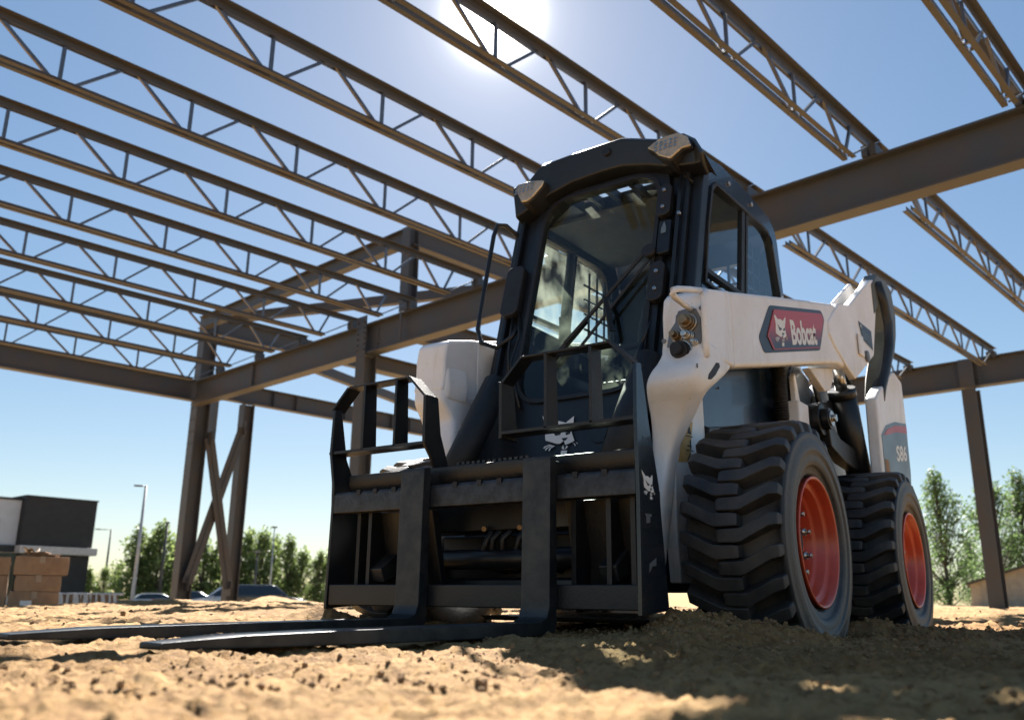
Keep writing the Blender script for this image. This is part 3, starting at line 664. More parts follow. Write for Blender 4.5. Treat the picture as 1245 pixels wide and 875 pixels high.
    lp('link_pivot', lambda b: (b.tube([(-1.13,s*.52,.92),(-1.13,s*.63,.92)], .075, 24), b.tube([(-1.13,s*.63,.92),(-1.13,s*.665,.92)], .05, 24)), M['dark'], bevel=.004)
    lp('pivot_bolt', lambda b: (b.tube([(-1.13,s*.665,.92),(-1.13,s*.672,.92)], .036, 20), b.tube([(-1.13,s*.672,.92),(-1.13,s*.69,.92)], .018, 6)), M['chrome'])
    lp('pivot_boss', lambda b: b.b2((-1.02,s*.50,.85),(-.88,s*.60,.97)), M['white'], bevel=.01)
    lp('cable_guide', lambda b: ([b.tube([(-.83,s*.53,1.13),(-.85,s*.53,1.0),(-.86,s*.53,.88)], .028, 12)]+[b.tube([(-.845+.0,s*.53,1.12-.012*i),(-.846,s*.53,1.114-.012*i)], .034, 12) for i in range(20)]), M['plastic'])
    lp('hose', lambda b: (b.tube([(-.9,s*.50,1.18),(-1.0,s*.52,1.05),(-1.15,s*.50,.98),(-1.3,s*.5,1.0)], .014, 8), b.tube([(-1.3,s*.54,1.2),(-1.38,s*.56,1.0),(-1.5,s*.56,.85),(-1.62,s*.55,.8)], .014, 8), b.tube([(-1.55,s*.60,1.4),(-1.75,s*.62,1.2),(-1.85,s*.62,.95),(-1.9,s*.60,.75)], .016, 8), b.tube([(-1.62,s*.58,1.38),(-1.80,s*.60,1.15),(-1.95,s*.60,.9)], .016, 8)), M['hose'])
    lp('rear_guard_plate', lambda b: b.prism([(-.90,1.0),(-.92,1.16),(-1.22,1.22),(-1.38,1.08),(-1.24,1.02),(-1.1,1.02)], lambda x, z, t: (x, s*t, z), .505, .515), M['dark'], bevel=.003)
    # tilt cylinder / hose shroud from inside the arm down to the attachment plate
    lp('tilt_cylinder', lambda b: (b.tube([(.085,s*.35,.965),(.22,s*.35,.76),(.37,s*.35,.53)], .058, 20), b.tube([(.37,s*.35,.53),(.47,s*.35,.36)], .03, 14)), M['plastic'])
    lp('front_post_inner', lambda b: b.prism([(-.02,.60),(.10,.60),(.14,.30),(.02,.30)], lambda x, z, t: (x, s*t, z), .36, .455), M['dark'])
# near arm: coupler block
cp = lp('coupler_plate', lambda b: b.prism([(.622,1.068),(.570,1.072),(.548,1.055),(.545,1.03),(.522,1.00),(.512,.945),(.520,.890),(.548,.862),(.575,.868),(.610,.905),(.638,.935),(.642,.99),(.638,1.03)], lambda y, z, t: (t-(z-.9)*.04, y, z), .263, .275), M['greyplate'], bevel=.004)
def fitting(y, z, r, m, L=.05):
    x = .275-(z-.9)*.04
    b = MB(); b.tube([(x-.002,y,z),(x+.010,y,z)], r*1.45, 20); b.build('coupler_collar', M['chrome'], cp, bevel=.003)
    b = MB(); b.tube([(x+.008,y,z),(x+L*.6,y,z)], r*1.08, 16); b.tube([(x+L*.6,y,z),(x+L,y,z)], r*.72, 16); b.tube([(x+L*.2,y,z),(x+L*.34,y,z)], r*1.22, 16); b.build('coupler', m, cp, bevel=.002)
fitting(.596,1.018,.023, M['brass'], .06); fitting(.556,.975,.015, M['brass'], .055); fitting(.596,.970,.015, M['chrome'], .05); fitting(.570,.920,.028, M['plastic'], .06); fitting(.618,.945,.010, M['chrome'], .03)
for y, z in ((.562,1.062),(.590,1.064),(.641,1.066),(.500,.970),(.640,.905),(.532,.995)):
    b = MB(); x = .262-(z-.9)*.04; b.tube([(x,y,z),(x+.010,y,z)], .008, 12); b.build('bolt', M['greyplate'], cp)
lp('coupler_guard', lambda b: b.tube([(.225,.641,1.138),(.35,.641,1.106),(.455,.641,1.076),(.483,.641,1.064),(.484,.639,1.052),(.465,.636,1.048),(.36,.618,1.058),(.25,.60,1.070)], .011, 10), M['white'])
lp('coupler_guard', lambda b: b.tube([(.250,.652,1.130),(.268,.655,1.10),(.275,.656,1.02),(.275,.656,.93),(.268,.652,.89)], .012, 10), M['white'])
lp('arm_slot', lambda b: b.prism([(.208,.872),(.190,.888),(.165,.892),(.160,.880),(.200,.842),(.235,.820),(.252,.818),(.250,.835)], lambda x, z, t: (x, AY(x, t), z), -.002, .0025), M['plastic'])
lp('wear_mark', lambda b: [b.box((x, AY(x, .0005), z), (sx, .002, sz), 0) for x, z, sx, sz in ((.335,.846,.006,.014),(.20,.795,.012,.004),(.185,.80,.01,.006),(.175,.803,.004,.010))], M['plastic'])

# --- markings
def plane_poly(b, pts, t, fn): b.prism(pts, lambda a, c, tt: fn(a, c, tt), t, t+.0012)
fa = lambda x, z, t: Vector((x, AY(x, t), z))
def rpoly(P, r=.012, n=3):
    out = []
    for i in range(len(P)):
        p = Vector(P[i]); a = Vector(P[i-1]); c = Vector(P[(i+1) % len(P)])
        u = (a-p).normalized(); v = (c-p).normalized()
        for k in range(n+1):
            t = k/n; out.append(tuple(p+u*r*(1-t)**2+v*r*t**2))
    return out
dec = lp('brand_decal', lambda b: plane_poly(b, rpoly([(-.350,1.245),(-1.000,1.400),(-1.041,1.369),(-.940,1.195),(-.260,1.026),(-.215,1.079)], .02), .001, fa), M['decaldark'])
b = MB(); plane_poly(b, rpoly([(-.389,1.238),(-.998,1.384),(-1.024,1.364),(-.932,1.204),(-.357,1.061),(-.298,1.105)], .012), .0026, fa); o = b.build('decal_field', M['decalgrad'], dec)
at = o.data.attributes.new('grad', 'FLOAT', 'POINT'); at.data.foreach_set('value', [max(0, min(1, ((v.co.z)-(1.075-.244*(v.co.x+LD.location.x+.36)))/.16)) for v in o.data.vertices])
lp('decal_stripe', lambda b: (plane_poly(b, [(-.398,1.226),(-.312,1.105),(-.300,1.105),(-.389,1.236)], .0042, fa), plane_poly(b, [(-.298,1.105),(-.357,1.061),(-.378,1.066),(-.314,1.108)], .0042, fa), plane_poly(b, [(-.357,1.061),(-.932,1.204),(-.930,1.209),(-.360,1.066)], .0042, fa)), M['decalred'], dec)
EMB = [[(385,295),(430,370),(462,366),(490,390),(520,335),(522,400),(516,455),(522,500),(536,570),(518,590),(500,600),(493,560),(478,585),(462,580),(440,560),(415,540),(410,490),(412,440),(400,370)],
       [(487,650),(512,655),(510,698),(495,690),(487,695)], [(492,600),(500,645),(488,630)], [(506,605),(503,645),(513,620)]]
EYES = [[(428,430),(455,470),(476,478),(474,500),(455,505),(446,480)], [(494,488),(515,470),(515,500),(500,512)], [(482,535),(508,535),(500,560),(490,560)]]
WHI = [[(438,585),(420,595),(412,612)], [(446,592),(428,610),(420,632)], [(455,598),(440,618),(436,642)], [(535,575),(545,588),(550,602)], [(528,582),(538,600),(542,618)]]
def emblem(parent, org, ex, ey, nrm, darkm):
    """flat cat-head emblem; org = lower corner, ex/ey full width/height vectors"""
    org, ex, ey, nrm = Vector(org), Vector(ex), Vector(ey), Vector(nrm).normalized()
    f = lambda px, py, t: org + ex*((px-385)/165) + ey*((698-py)/403) + nrm*t
    b = MB()
    for P in EMB: b.prism(P, f, .0, .0012)
    for P in WHI:
        for i in range(len(P)-1):
            (x0, y0), (x1, y1) = P[i], P[i+1]; b.prism([(x0-3,y0-4),(x0+3,y0+4),(x1+2,y1+2),(x1-2,y1-2)], f, 0, .0012)
    e = b.build('emblem', M['decalwhite'], parent)
    b = MB()
    for P in EYES: b.prism(P, f, .0013, .0022)
    b.build('emblem_detail', darkm, parent); return e
def text(parent, s, org, ex, ey, nrm, m, name='lettering', bold=.02):
    cu = bpy.data.curves.new('t', 'FONT'); cu.body = s; cu.offset = bold; cu.resolution_u = 4; to = bpy.data.objects.new('t', cu); COL.objects.link(to)
    bpy.context.view_layer.update(); me = bpy.data.meshes.new_from_object(to.evaluated_get(bpy.context.evaluated_depsgraph_get()))
    COL.objects.unlink(to); bpy.data.objects.remove(to)
    xs = [v.co.x for v in me.vertices]; ys = [v.co.y for v in me.vertices]; x0, x1, y0, y1 = min(xs), max(xs), min(ys), max(ys)
    org, ex, ey, nrm = Vector(org), Vector(ex), Vector(ey), Vector(nrm).normalized(); off = Vector((0,0,0)); p = parent
    while p: off += p.location; p = p.parent
    for v in me.vertices: v.co = org + ex*((v.co.x-x0)/(x1-x0)) + ey*((v.co.y-y0)/(y1-y0)) + nrm*.0006 - off
    me.materials.clear(); me.materials.append(m); me.name = name
    o = bpy.data.objects.new(name, me); COL.objects.link(o); o.parent = parent; return o
# lower-left of emblem at zoom point (385,698)
emblem(dec, fa(-.352,1.073,.004), fa(-.515,1.112,.004)-fa(-.352,1.073,.004), fa(-.384,1.222,.004)-fa(-.352,1.073,.004), (.035,1,0), M['decaldark'])
o0 = fa(-.580,1.133,.004); text(dec, 'Bobcat', o0, fa(-.905,1.211,.004)-o0, fa(-.563,1.240,.004)-o0, (.035,1,0), M['decalwhite'], bold=.035)
# door emblem
emblem(door, ff(-.128,.625,.0305), ff(.055,.625,.0305)-ff(-.128,.625,.0305), ff(-.128,.800,.0305)-ff(-.128,.625,.0305), nF, M['plastic'])
# tail number panel
TP = lambda x, z, t: Vector((x, .76+t, z))
tl = lp('model_decal', lambda b: plane_poly(b, [(-1.66,.64),(-1.665,.92),(-1.78,.985),(-2.0,1.04),(-2.28,1.075),(-2.27,.80),(-2.24,.70),(-1.76,.64)], .001, TP), M['decalgrey'])
lp('decal_stripe', lambda b: plane_poly(b, [(-1.70,.92),(-1.80,.97),(-2.0,1.02),(-2.28,1.06),(-2.28,1.02),(-2.0,.985),(-1.80,.94)], .0025, TP), M['decalred'], tl)
lp('decal_stripe', lambda b: plane_poly(b, [(-1.67,.64),(-1.68,.80),(-1.75,.80),(-1.78,.64)], .0025, TP), M['card'], tl)
text(tl, 'S86', TP(-1.95,.820,.0026), Vector((-.255,0,.034)), Vector((-.01,0,.088)), (0,1,0), M['decalwhite'], bold=.03)
sv = lp('service_decal', lambda b: plane_poly(b, [(-1.575,1.50),(-1.80,1.50),(-1.80,1.395),(-1.62,1.415)], .0095, fa), M['decaldark'])
text(sv, 'BOB-DOCK', fa(-1.60,1.475,.0112), Vector((-.18,0,-.006)), Vector((0,0,.014)), (.035,1,0), M['decalwhite'])
lp('decal_line', lambda b: [plane_poly(b, [(-1.62,z),(-1.78,z-.004),(-1.78,z-.010),(-1.62,z-.006)], .0107, fa) for z in (1.462,1.448,1.434)], M['decalgrey'], sv)
# warning label beside the leg
wlb = lp('warning_label', lambda b: plane_poly(b, [(.125,.715),(.058,.721),(.098,.573),(.19,.561)], .501, lambda x, z, t: Vector((x, t, z))), M['decalyellow'])
wf = lambda x, z, t: Vector((x, t, z))
lp('label_print', lambda b: ([plane_poly(b, [(.122,z),(.066,z+.003),(.066,z+.006),(.122,z+.003)], .5025, wf) for z in (.61,.66)] + [plane_poly(b, [(.108,.672),(.078,.673),(.092,.705)], .5025, wf), plane_poly(b, [(.112,.625),(.08,.627),(.08,.632),(.112,.630)], .5025, wf), plane_poly(b, [(.09,.618),(.083,.618),(.083,.650),(.09,.650)], .5025, wf), plane_poly(b, [(.12,.575),(.115,.575),(.085,.602),(.09,.604)], .5025, wf)]), M['plastic'], wlb)
lp('warning_label', lambda b: b.prism([(-.42,.57),(-.42,.69),(-.455,.60),(-.455,.52)], lambda y, z, t: (t, y, z), .142, .145), M['decalyellow'])

# ------------------------------------------------------------------ pallet fork attachment
PF = thing('pallet_fork_attachment', 'black pallet fork frame with two blades and guard rails, carried on the loader arms', 'pallet fork', (.7, 0, 0))
def fp(name, build, m, parent=PF, **k):
    b = MB(); build(b); return b.build(name, m, parent, **k)
fp('upper_carriage_bar', lambda b: b.prism([(.645,.395),(.70,.395),(.70,.458),(.692,.470),(.645,.470)], lambda x, z, t: (x, t, z), -.625, .60), M['worn'], bevel=.003)
fp('lower_carriage_bar', lambda b: (b.b2((.645,-.622,.077),(.70,.60,.147))), M['fork'], bevel=.004)
fp('top_channel', lambda b: b.prism([(.56,.475),(.64,.472),(.655,.50),(.655,.535),(.57,.545)], lambda x, z, t: (x, t, z), -.60, .595), M['fork'], bevel=.004)
fp('grip_strip', lambda b: [b.b2((.60,-.125+.022*i,.544),(.615,-.113+.022*i,.552)) for i in range(14)], M['blade'])
for y in (-.50,-.42,-.33,-.06,.04,.12,.40,.50): fp('positioning_notch', lambda b: b.b2((.690,y-.009,.455),(.7025,y+.009,.4725)), M['plastic'])
# quick-attach plates, widened to block light from below, and uprights behind the bars
for y0, y1 in ((-.56,-.24),(.30,.575)):
    fp('attachment_plate', lambda b: b.prism([(.50,.12),(.53,.12),(.60,.40),(.565,.40)], lambda x, z, t: (x, t, z), y0, y1), M['fork'], bevel=.004)
for y in (-.545,-.49,-.30,.36,.48,.56): fp('frame_upright', lambda b: b.b2((.56,y-.008,.145),(.645,y+.008,.40)), M['fork'])
for y in (-.46,.47): fp('lock_wedge', lambda b: b.prism([(.50,.20),(.62,.155),(.64,.20),(.54,.27)], lambda x, z, t: (x, t, z), y-.03, y+.03), M['blade'], bevel=.004)
# crossbar and machine's coupling carrier
fp('coupling_tube', lambda b: b.tube([(.46,-.52,.235),(.46,.52,.235)], .035, 16), M['dark'])
fp('coupling_box', lambda b: (b.b2((.33,-.50,.33),(.47,.50,.45)), b.b2((.33,-.50,.10),(.45,.50,.17)), b.b2((.26,-.44,.17),(.30,.44,.33))), M['dark'], bevel=.008)
for y in (-.12,-.07,-.02,.02,.07,.12): fp('hose', lambda b: b.tube([(.30,y,.45),(.42,y+.03,.36),(.49,y+.02+.02*math.sin(y*40),.30),(.44,y-.03,.22),(.3,y-.02,.2)], .011, 8), M['hose'])
for y in (-.10,.05): fp('hose_fitting', lambda b: b.tube([(.48,y,.34),(.50,y+.01,.335)], .009, 8), M['brass'])
# side plates
sideL = [(.700,.78),(.705,.615),(.702,.491),(.700,.40),(.703,.209),(.706,.063),(.53,.077),(.545,.201),(.562,.332),(.572,.427),(.594,.503),(.625,.60),(.655,.733),(.668,.785)]
pR = fp('side_plate', lambda b: b.prism(sideL, lambda x, z, t: (x, t, z), .600, .612), M['sideplate'], bevel=.002)
fp('side_plate', lambda b: b.prism(sideL, lambda x, z, t: (x, t+ (.0 if z < .5 else -.022*min(1,(z-.5)/.1)), z), -.637, -.625), M['dark'], bevel=.002)
b = MB()
for x, z in ((.67,.56),(.63,.56),(.672,.53),(.635,.53)): b.tube([(x,.612,z),(x,.6125,z)], .004, 8)
b.build('bolt_hole', M['plastic'], pR)
b = MB(); b.prism([(.652,.205),(.610,.222),(.612,.200),(.638,.198),(.654,.180)], lambda x, z, t: (x, t, z), .613, .614); b.build('cut_out', M['greyplate'], pR)
b = MB(); b.prism([(.675,.342),(.630,.344),(.632,.336),(.642,.335),(.643,.318),(.665,.316),(.665,.335)], lambda x, z, t: (x, t, z), .613, .614); b.build('cut_out', M['greyplate'], pR)
emblem(pR, (.686,.6125,.385), (-.082,0,0), (0,0,.080), (0,1,0), M['plastic'])
# guard rails: straps on edge, slightly deeper towards the bottom
def guard(yA, yB, nm):
    zt, zs, zb = .858, .780, .617; w = yB-yA; ch = .078
    o = fp('guard_rail', lambda b: b.loft([[Vector((x, y, z-h)), Vector((x, y, z+h)), Vector((x2, y, z+h)), Vector((x2, y, z-h))] for x, x2, y, z, h in ((.70,.64,yA+ch,zt,.004),(.70,.64,yB-ch,zt,.004))]), M['fork'], bevel=.002)
    def strap(b, p, q, dx0=.062, dx1=.062, t=.0085):
        (y0, z0), (y1, z1) = p, q; d = Vector((0, y1-y0, z1-z0)).normalized(); n = Vector((0, -d.z, d.y))*t/2
        P = Vector((.70, y0, z0)); Q = Vector((.70, y1, z1))
        b.loft([[P-n, P+n, P+n-Vector((dx0,0,0)), P-n-Vector((dx0,0,0))], [Q-n, Q+n, Q+n-Vector((dx1,0,0)), Q-n-Vector((dx1,0,0))]])
    b = MB(); strap(b, (yA, zs), (yA+ch, zt)); b.build('corner_strap', M['fork'], o)
    b = MB(); strap(b, (yB-ch, zt), (yB, zs)); b.build('corner_strap', M['fork'], o)
    b = MB(); strap(b, (yA, zb), (yB, zb), .075, .075, .010); b.build('lower_rail', M['fork'], o)
    for f in (.36, .70):
        y = yA+w*f; b = MB(); strap(b, (y, zb), (y, zt), .070, .058, .010); b.build('vertical_bar', M['fork'], o)
    return o
gl = guard(-.665, -.205, 'l'); gr = guard(.120, .600, 'r')
# inner uprights of the two guards run down to the top channel
for y in (-.205, .120):
    fp('guard_post', lambda b: b.prism([(.702,.785),(.70,.615),(.665,.575),(.64,.54),(.565,.54),(.59,.60),(.615,.655),(.635,.785)] if y < 0 else [(.702,.785),(.70,.600),(.61,.600),(.615,.655),(.635,.785)], lambda x, z, t: (x, t, z), y-.006, y+.006), M['fork'], bevel=.0015)
# fork blades: shank, heel and tapering blade in one
def blade(y0, y1, tipx, ztop):
    prof = [(.735,.520),(.704,.527),(.702,.06),(.705,.034),(.715,.012),(.740,.005),(1.50,.004),(tipx,.008),(tipx+.02,.020),(tipx,.026),(1.55,.033),(.775,.042),(.752,.055),(.745,.085)]
    b = MB(); b.prism(prof, lambda x, z, t: (x, t, z), y0, y1); return b.build('fork_blade', M['blade'], PF, bevel=.003)
def blade_t(y0, y1, tipx):
    b = MB(); prof = [(.741,.508),(.739,.522),(.706,.527),(.702,.06),(.705,.034),(.715,.014),(.740,.006),(1.1,.005),(1.5,.006),(1.8,.009),(tipx,.012),(tipx,.024),(1.8,.033),(1.5,.037),(1.1,.0395),(.785,.042),(.758,.055),(.746,.085)]
    n = len(prof); c = (y0+y1)/2; hw = (y1-y0)/2
    def hy(x): return hw*(1-.35*max(0, (x-1.75)/(tipx-1.75))**2) if x > 1.75 else hw
    A = [Vector((x, c-hy(x), z)) for x, z in prof]; B = [Vector((x, c+hy(x), z)) for x, z in prof]
    b.add(A+B, [tuple(range(n))[::-1], tuple(range(n, 2*n))] + [(i, (i+1) % n, n+(i+1) % n, n+i) for i in range(n)])
    return b.build('fork_blade', M['blade'], PF, bevel=.003)
blade_t(.238, .338, 1.97); blade_t(-.262, -.160, 1.99)
for y in (.288,-.211): fp('blade_hook', lambda b: b.b2((.64,y-.045,.470),(.735,y+.045,.512)), M['blade'], bevel=.006)

# ------------------------------------------------------------------ background: polar placing about the viewpoint is only arithmetic for world positions
def at(az, d, z=None):
    a = R(az); x = CAM.x+d*math.cos(a); y = CAM.y+d*math.sin(a); return Vector((x, y, ground_h(x, y, False) if z is None else z))
def frame_at(az, d, z=None):     # position and axes: right as seen from the site, away
    a = R(az); return at(az, d, z), Vector((math.sin(a), -math.cos(a), 0)), Vector((math.cos(a), math.sin(a), 0))
# trees
def leafy(b, c, rad, n, size, rnd, squash=1.0):
    for i in range(n):
        u = Vector((rnd.gauss(0,1), rnd.gauss(0,1), rnd.gauss(0,1))).normalized()*rad*(rnd.random()**.45)
        u.z *= squash; p = c+u; s = size*rnd.uniform(.6,1.3)
        a = Vector((rnd.gauss(0,1), rnd.gauss(0,1), rnd.gauss(0,1))).normalized(); t = a.orthogonal().normalized(); w = a.cross(t)
        b.add([p+t*s, p+w*s*.55, p-t*s, p-w*s*.55], [(0,1,2,3)])
def make_tree(name, h, spread, leafm, seed, clumps=60, per=40, leaf=.11, low=.12, tag_=None):
    rnd = random.Random(seed); root = bpy.data.objects.new(name, None); COL.objects.link(root)
    t = MB(); lean = Vector((rnd.uniform(-.04,.04), rnd.uniform(-.04,.04), 1)); pts = [lean*h*k/6+Vector((rnd.uniform(-.06,.06), rnd.uniform(-.06,.06), 0))*k*.4 for k in range(7)]; pts = [Vector((p.x, p.y, h*.92*k/6)) for k, p in enumerate(pts)]
    t.tube(pts, [h*.018*(1-.85*k/6) for k in range(7)], 8)
    c = MB(); tips = []
    for i in range(clumps):
        f = low + (1-low)*(i+rnd.random())/clumps
        w = spread*(math.sin(PI*min(1, (f-low)/(1-low)*.86+.14))**.8)*(1-.25*f)
        a = rnd.uniform(0, 2*PI); r = w*rnd.uniform(.15,1)**.7
        base = pts[min(6, int(f*.8*6))]; tip = Vector((base.x+r*math.cos(a), base.y+r*math.sin(a), h*f+rnd.uniform(-.2,.2)))
        tips.append(tip); t.tube([base, (base+tip)/2+Vector((0,0,-.1)), tip], [h*.006, h*.004, h*.0015], 5, False)
        leafy(c, tip, spread*rnd.uniform(.20,.36), per, leaf, rnd, 1.35)
    tr = t.build('trunk', M['bark'], None); tr.parent = root; cr = c.build('crown', leafm, None); cr.parent = root
    return root
def put(tree, pos, rz, sc, label, cat, group, used):
    t = copy_tree(tree) if used else tree
    t.location = pos; t.rotation_euler = (0,0,rz); t.scale = sc; t['label'] = label; t['category'] = cat; t['group'] = group; return t
tA = make_tree('poplar_tree', 6.8, 1.9, M['leafA'], 1, 62, 44, .15)
tB = make_tree('poplar_tree', 6.4, 2.2, M['leafA'], 2, 66, 44, .15)
tC = make_tree('poplar_tree', 6.0, 1.5, M['leafA'], 5, 52, 44, .15)
used = {}
row = [(240.6,84,2,0.66,'low poplar beside the black clad building'),(239.9,86,1,0.64,'low poplar just left of the dark arm lamp post'),
 (239.1,83,2,0.71,'small poplar just right of the dark arm lamp post'),(238.3,80,0,1.00,'tall poplar directly behind the tallest lamp pole'),
 (237.6,82,1,1.01,'broad poplar just right of the tallest lamp pole'),(236.9,80,0,1.07,'tallest poplar left of the braced columns'),
 (236.1,83,2,1.03,'narrow poplar behind the left braced column'),(235.3,82,1,0.92,'lower poplar seen left inside the cross bracing'),
 (234.5,81,0,0.90,'poplar seen through the middle of the cross bracing'),(233.7,82,2,1.02,'poplar seen right inside the cross bracing'),
 (232.8,80,1,0.94,'poplar behind the right braced column'),(232.0,81,0,1.01,'poplar right of the braced columns above the silver car'),
 (231.2,80,1,1.05,'full poplar left of the thin far lamp pole'),(230.3,82,2,1.07,'narrow poplar just right of the thin far lamp pole'),
 (229.5,80,0,0.92,'poplar above the dark car with gaps in its crown'),(228.6,81,1,0.83,'second poplar from the fork frame, rounded'),
 (227.6,80,2,0.86,'poplar nearest the left edge of the fork frame'),(226.7,82,1,0.86,'poplar glimpsed through the fork frame left gap')]
for i, (az, d, k, sc, lab) in enumerate(row):
    T = (tA, tB, tC)[k]; put(T, at(az, d)-Vector((0,0,.1)), i*1.7, (sc*1.02, sc*1.02, sc), lab, 'tree', 'row of poplars behind the parked cars', k in used); used[k] = 1
tD = make_tree('leafy_tree', 6.6, 1.7, M['leafB'], 11, 95, 56, .085, .06)
tE = make_tree('leafy_tree', 6.0, 2.0, M['leafB'], 12, 95, 56, .085, .06)
used = {}
for i, (az, d, k, sc, lab) in enumerate([(189.5,48,0,.95,'airy green tree between the rear wheel and the slanted column'),(190.9,56,1,.50,'low bushy tree close beside the rear wheel'),
    (188.2,58,1,.62,'short tree partly behind the slanted column'),(186.8,50,1,.96,'broad tree at the right edge above the beige shed'),(185.3,52,0,.98,'tree at the right edge of the frame behind the shed')]):
    T = (tD, tE)[k]; put(T, at(az, d)-Vector((0,0,.1)), i*2.1+.4, (sc, sc, sc), lab, 'tree', 'trees beyond the shed on the right', k in used); used[k] = 1

# lamp poles
def pole(az, d, h, name, label, m, arm, r=.075):
    p = at(az, d); rt = frame_at(az, d)[1]; root = thing(name, label, 'lamp post', p, 'lamp posts round the parking lot')
    b = MB(); b.tube([p, p+Vector((0,0,h))], [r*1.3, r*.7], 12); b.build('pole', m, root)
    b = MB(); b.tube([p, p+Vector((0,0,.5))], .22, 14); b.build('pole_base', M['concrete'], root)
    if arm:
        t = p+Vector((0,0,h-.05)); e = t-rt*arm
        b = MB(); b.tube([t, e], .035, 8); b.build('arm', m, root)
        b = MB(); b.box(e-rt*.1, (.5,.28,.09), math.atan2(rt.y, rt.x)); b.build('lamp_head', M['polebrown'], root, bevel=.02)
    else:
        b = MB(); b.box(p+Vector((0,0,h)), (.4,.3,.12), math.atan2(rt.y, rt.x)); b.build('lamp_head', M['polebrown'], root, bevel=.02)
pole(238.2, 60, 7.9, 'street_lamp', 'tallest pale galvanised lamp post standing before the poplars', M['galv'], .35, .10)
pole(239.8, 90, 7.9, 'street_lamp', 'dark lamp post with a single arm beside the black building', M['polebrown'], 1.0, .10)
pole(230.45, 72, 6.6, 'street_lamp', 'thin pale lamp post above the parked dark car', M['galv'], 0, .06)
pole(231.35, 68, 4.4, 'street_lamp', 'short dark lamp post right of the braced columns', M['polebrown'], 0, .08)
pole(236.75, 76, 7.2, 'street_lamp', 'dark post hidden among poplars left of braced columns', M['polebrown'], 0, .12)

# cars
def car(az, d, yaw, paint, label, kind, flip=1):
    p, rt, aw = frame_at(az, d); root = thing('parked_car', label, 'car', (0,0,0), 'cars parked beyond the dirt')
    L = 4.6
    body = [(-2.3,.35),(-2.3,.85),(-2.22,1.0),(-1.2,1.02),(1.15,.98),(2.05,.86),(2.28,.70),(2.3,.35)]
    roofp = [(-2.15,1.0),(-1.95,1.60),(-1.6,1.68),(.15,1.68),(.5,1.6),(1.25,.98)] if kind == 'suv' else [(-1.5,1.0),(-1.0,1.40),(-.6,1.46),(.3,1.46),(.55,1.40),(1.35,.98)]
    fn = lambda a, c, t: Vector((a, t, c))
    def lb(name, build, m, par=root, **k):
        b = MB(); build(b); return b.build(name, m, par, local=True, **k)
    bd = lb('body', lambda b: b.prism(body, fn, -.9, .9), paint, bevel=.06, seg=3)
    ca = lb('cabin', lambda b: b.loft([[Vector((x, s*w, z)) for s, w in ((-1, w0), (1, w0))][::1] for x, z, w0 in [(x, z, .86 if z < 1.1 else .70) for x, z in roofp]], cap=False) if False else b.prism(roofp, lambda a, c, t: Vector((a, t*(.86-.20*(c-1.0)/.68), c)), -1, 1), paint, bevel=.05, seg=3)
    c = [sum(q[0] for q in roofp)/len(roofp), 1.3]
    side = [(c[0]+(x-c[0])*.88, 1.33+(z-1.33)*.72) for x, z in roofp]
    for s in (-1, 1):
        lb('side_windows', lambda b: b.prism(side, lambda a, cc, t: Vector((a, s*((.86-.20*(cc-1.0)/.68)+t), cc)), -.02, .012), M['carglass'], ca)
        for hx in (-1.42, 1.42):
            w = lb('wheel', lambda b: b.lathe([(s*.70,.0),(s*.70,.33),(s*.74,.35),(s*.88,.35),(s*.92,.32),(s*.92,.22),(s*.90,.0)], 24, (hx,0,.35)), M['rubber'])
            lb('rim', lambda b: b.lathe([(s*.925,.0),(s*.935,.05),(s*.93,.21),(s*.92,.22)], 20, (hx,0,.35)), M['chrome'], w)
        lb('door_mirror', lambda b: b.box((.75, s*.98, 1.05), (.14,.16,.12)), paint, bevel=.02)
        lb('headlight', lambda b: b.box((2.24, s*.68, .74), (.10,.34,.12)), M['chrome'], bevel=.02)
        lb('tail_light', lambda b: b.box((-2.28, s*.74, .86), (.08,.22,.20)), M['decalred'], bevel=.01)
    lb('windscreen', lambda b: b.add([Vector((roofp[-1][0]-.04,-.76,1.04)), Vector((roofp[-1][0]-.04,.76,1.04)), Vector((roofp[-2][0]+.035,.64,roofp[-2][1]-.03)), Vector((roofp[-2][0]+.035,-.64,roofp[-2][1]-.03))], [(0,1,2,3)]), M['carglass'], ca)
    root.location = p; root.rotation_euler = (0,0,math.atan2(rt.y, rt.x)+R(yaw)); return root
car(237.0, 66, 6, M['carwhite'], 'silver low car left of the braced columns', 'sedan')
car(234.9, 62, -4, M['cardark'], 'dark car with sloping nose between the braced columns', 'sedan')
car(232.85, 60, 172, M['carblue'], 'white sport utility car behind the right braced column', 'suv')
car(231.75, 66, 5, M['carwhite'], 'silver car parked farther back behind the two nearer cars', 'suv')
car(230.55, 58, 3, M['cardark'], 'dark sport utility car nearest the fork frame', 'suv')
# parking lot and the pale path beyond the dirt
def sheet(name, az0, az1, d0, d1, m, lift, n=24):
    vs = []; k = 10
    for i in range(n+1):
        for j in range(k+1):
            q = at(az0+(az1-az0)*i/n, d0+(d1-d0)*j/k); q.z = ground_h(q.x, q.y, False)+lift; vs.append(q)
    fs = [(i*(k+1)+j, (i+1)*(k+1)+j, (i+1)*(k+1)+j+1, i*(k+1)+j+1) for i in range(n) for j in range(k)]
    b = MB(); b.add(vs, fs); o = b.build(name, m, None); return struct(o)
sheet('parking_lot', 246, 224, 50, 76, M['asphalt'], .03)
sheet('grass_verge', 250, 222, 76.3, 130, M['grass'], .035)
sheet('grass_verge', 192, 180, 40, 90, M['grass'], .03)

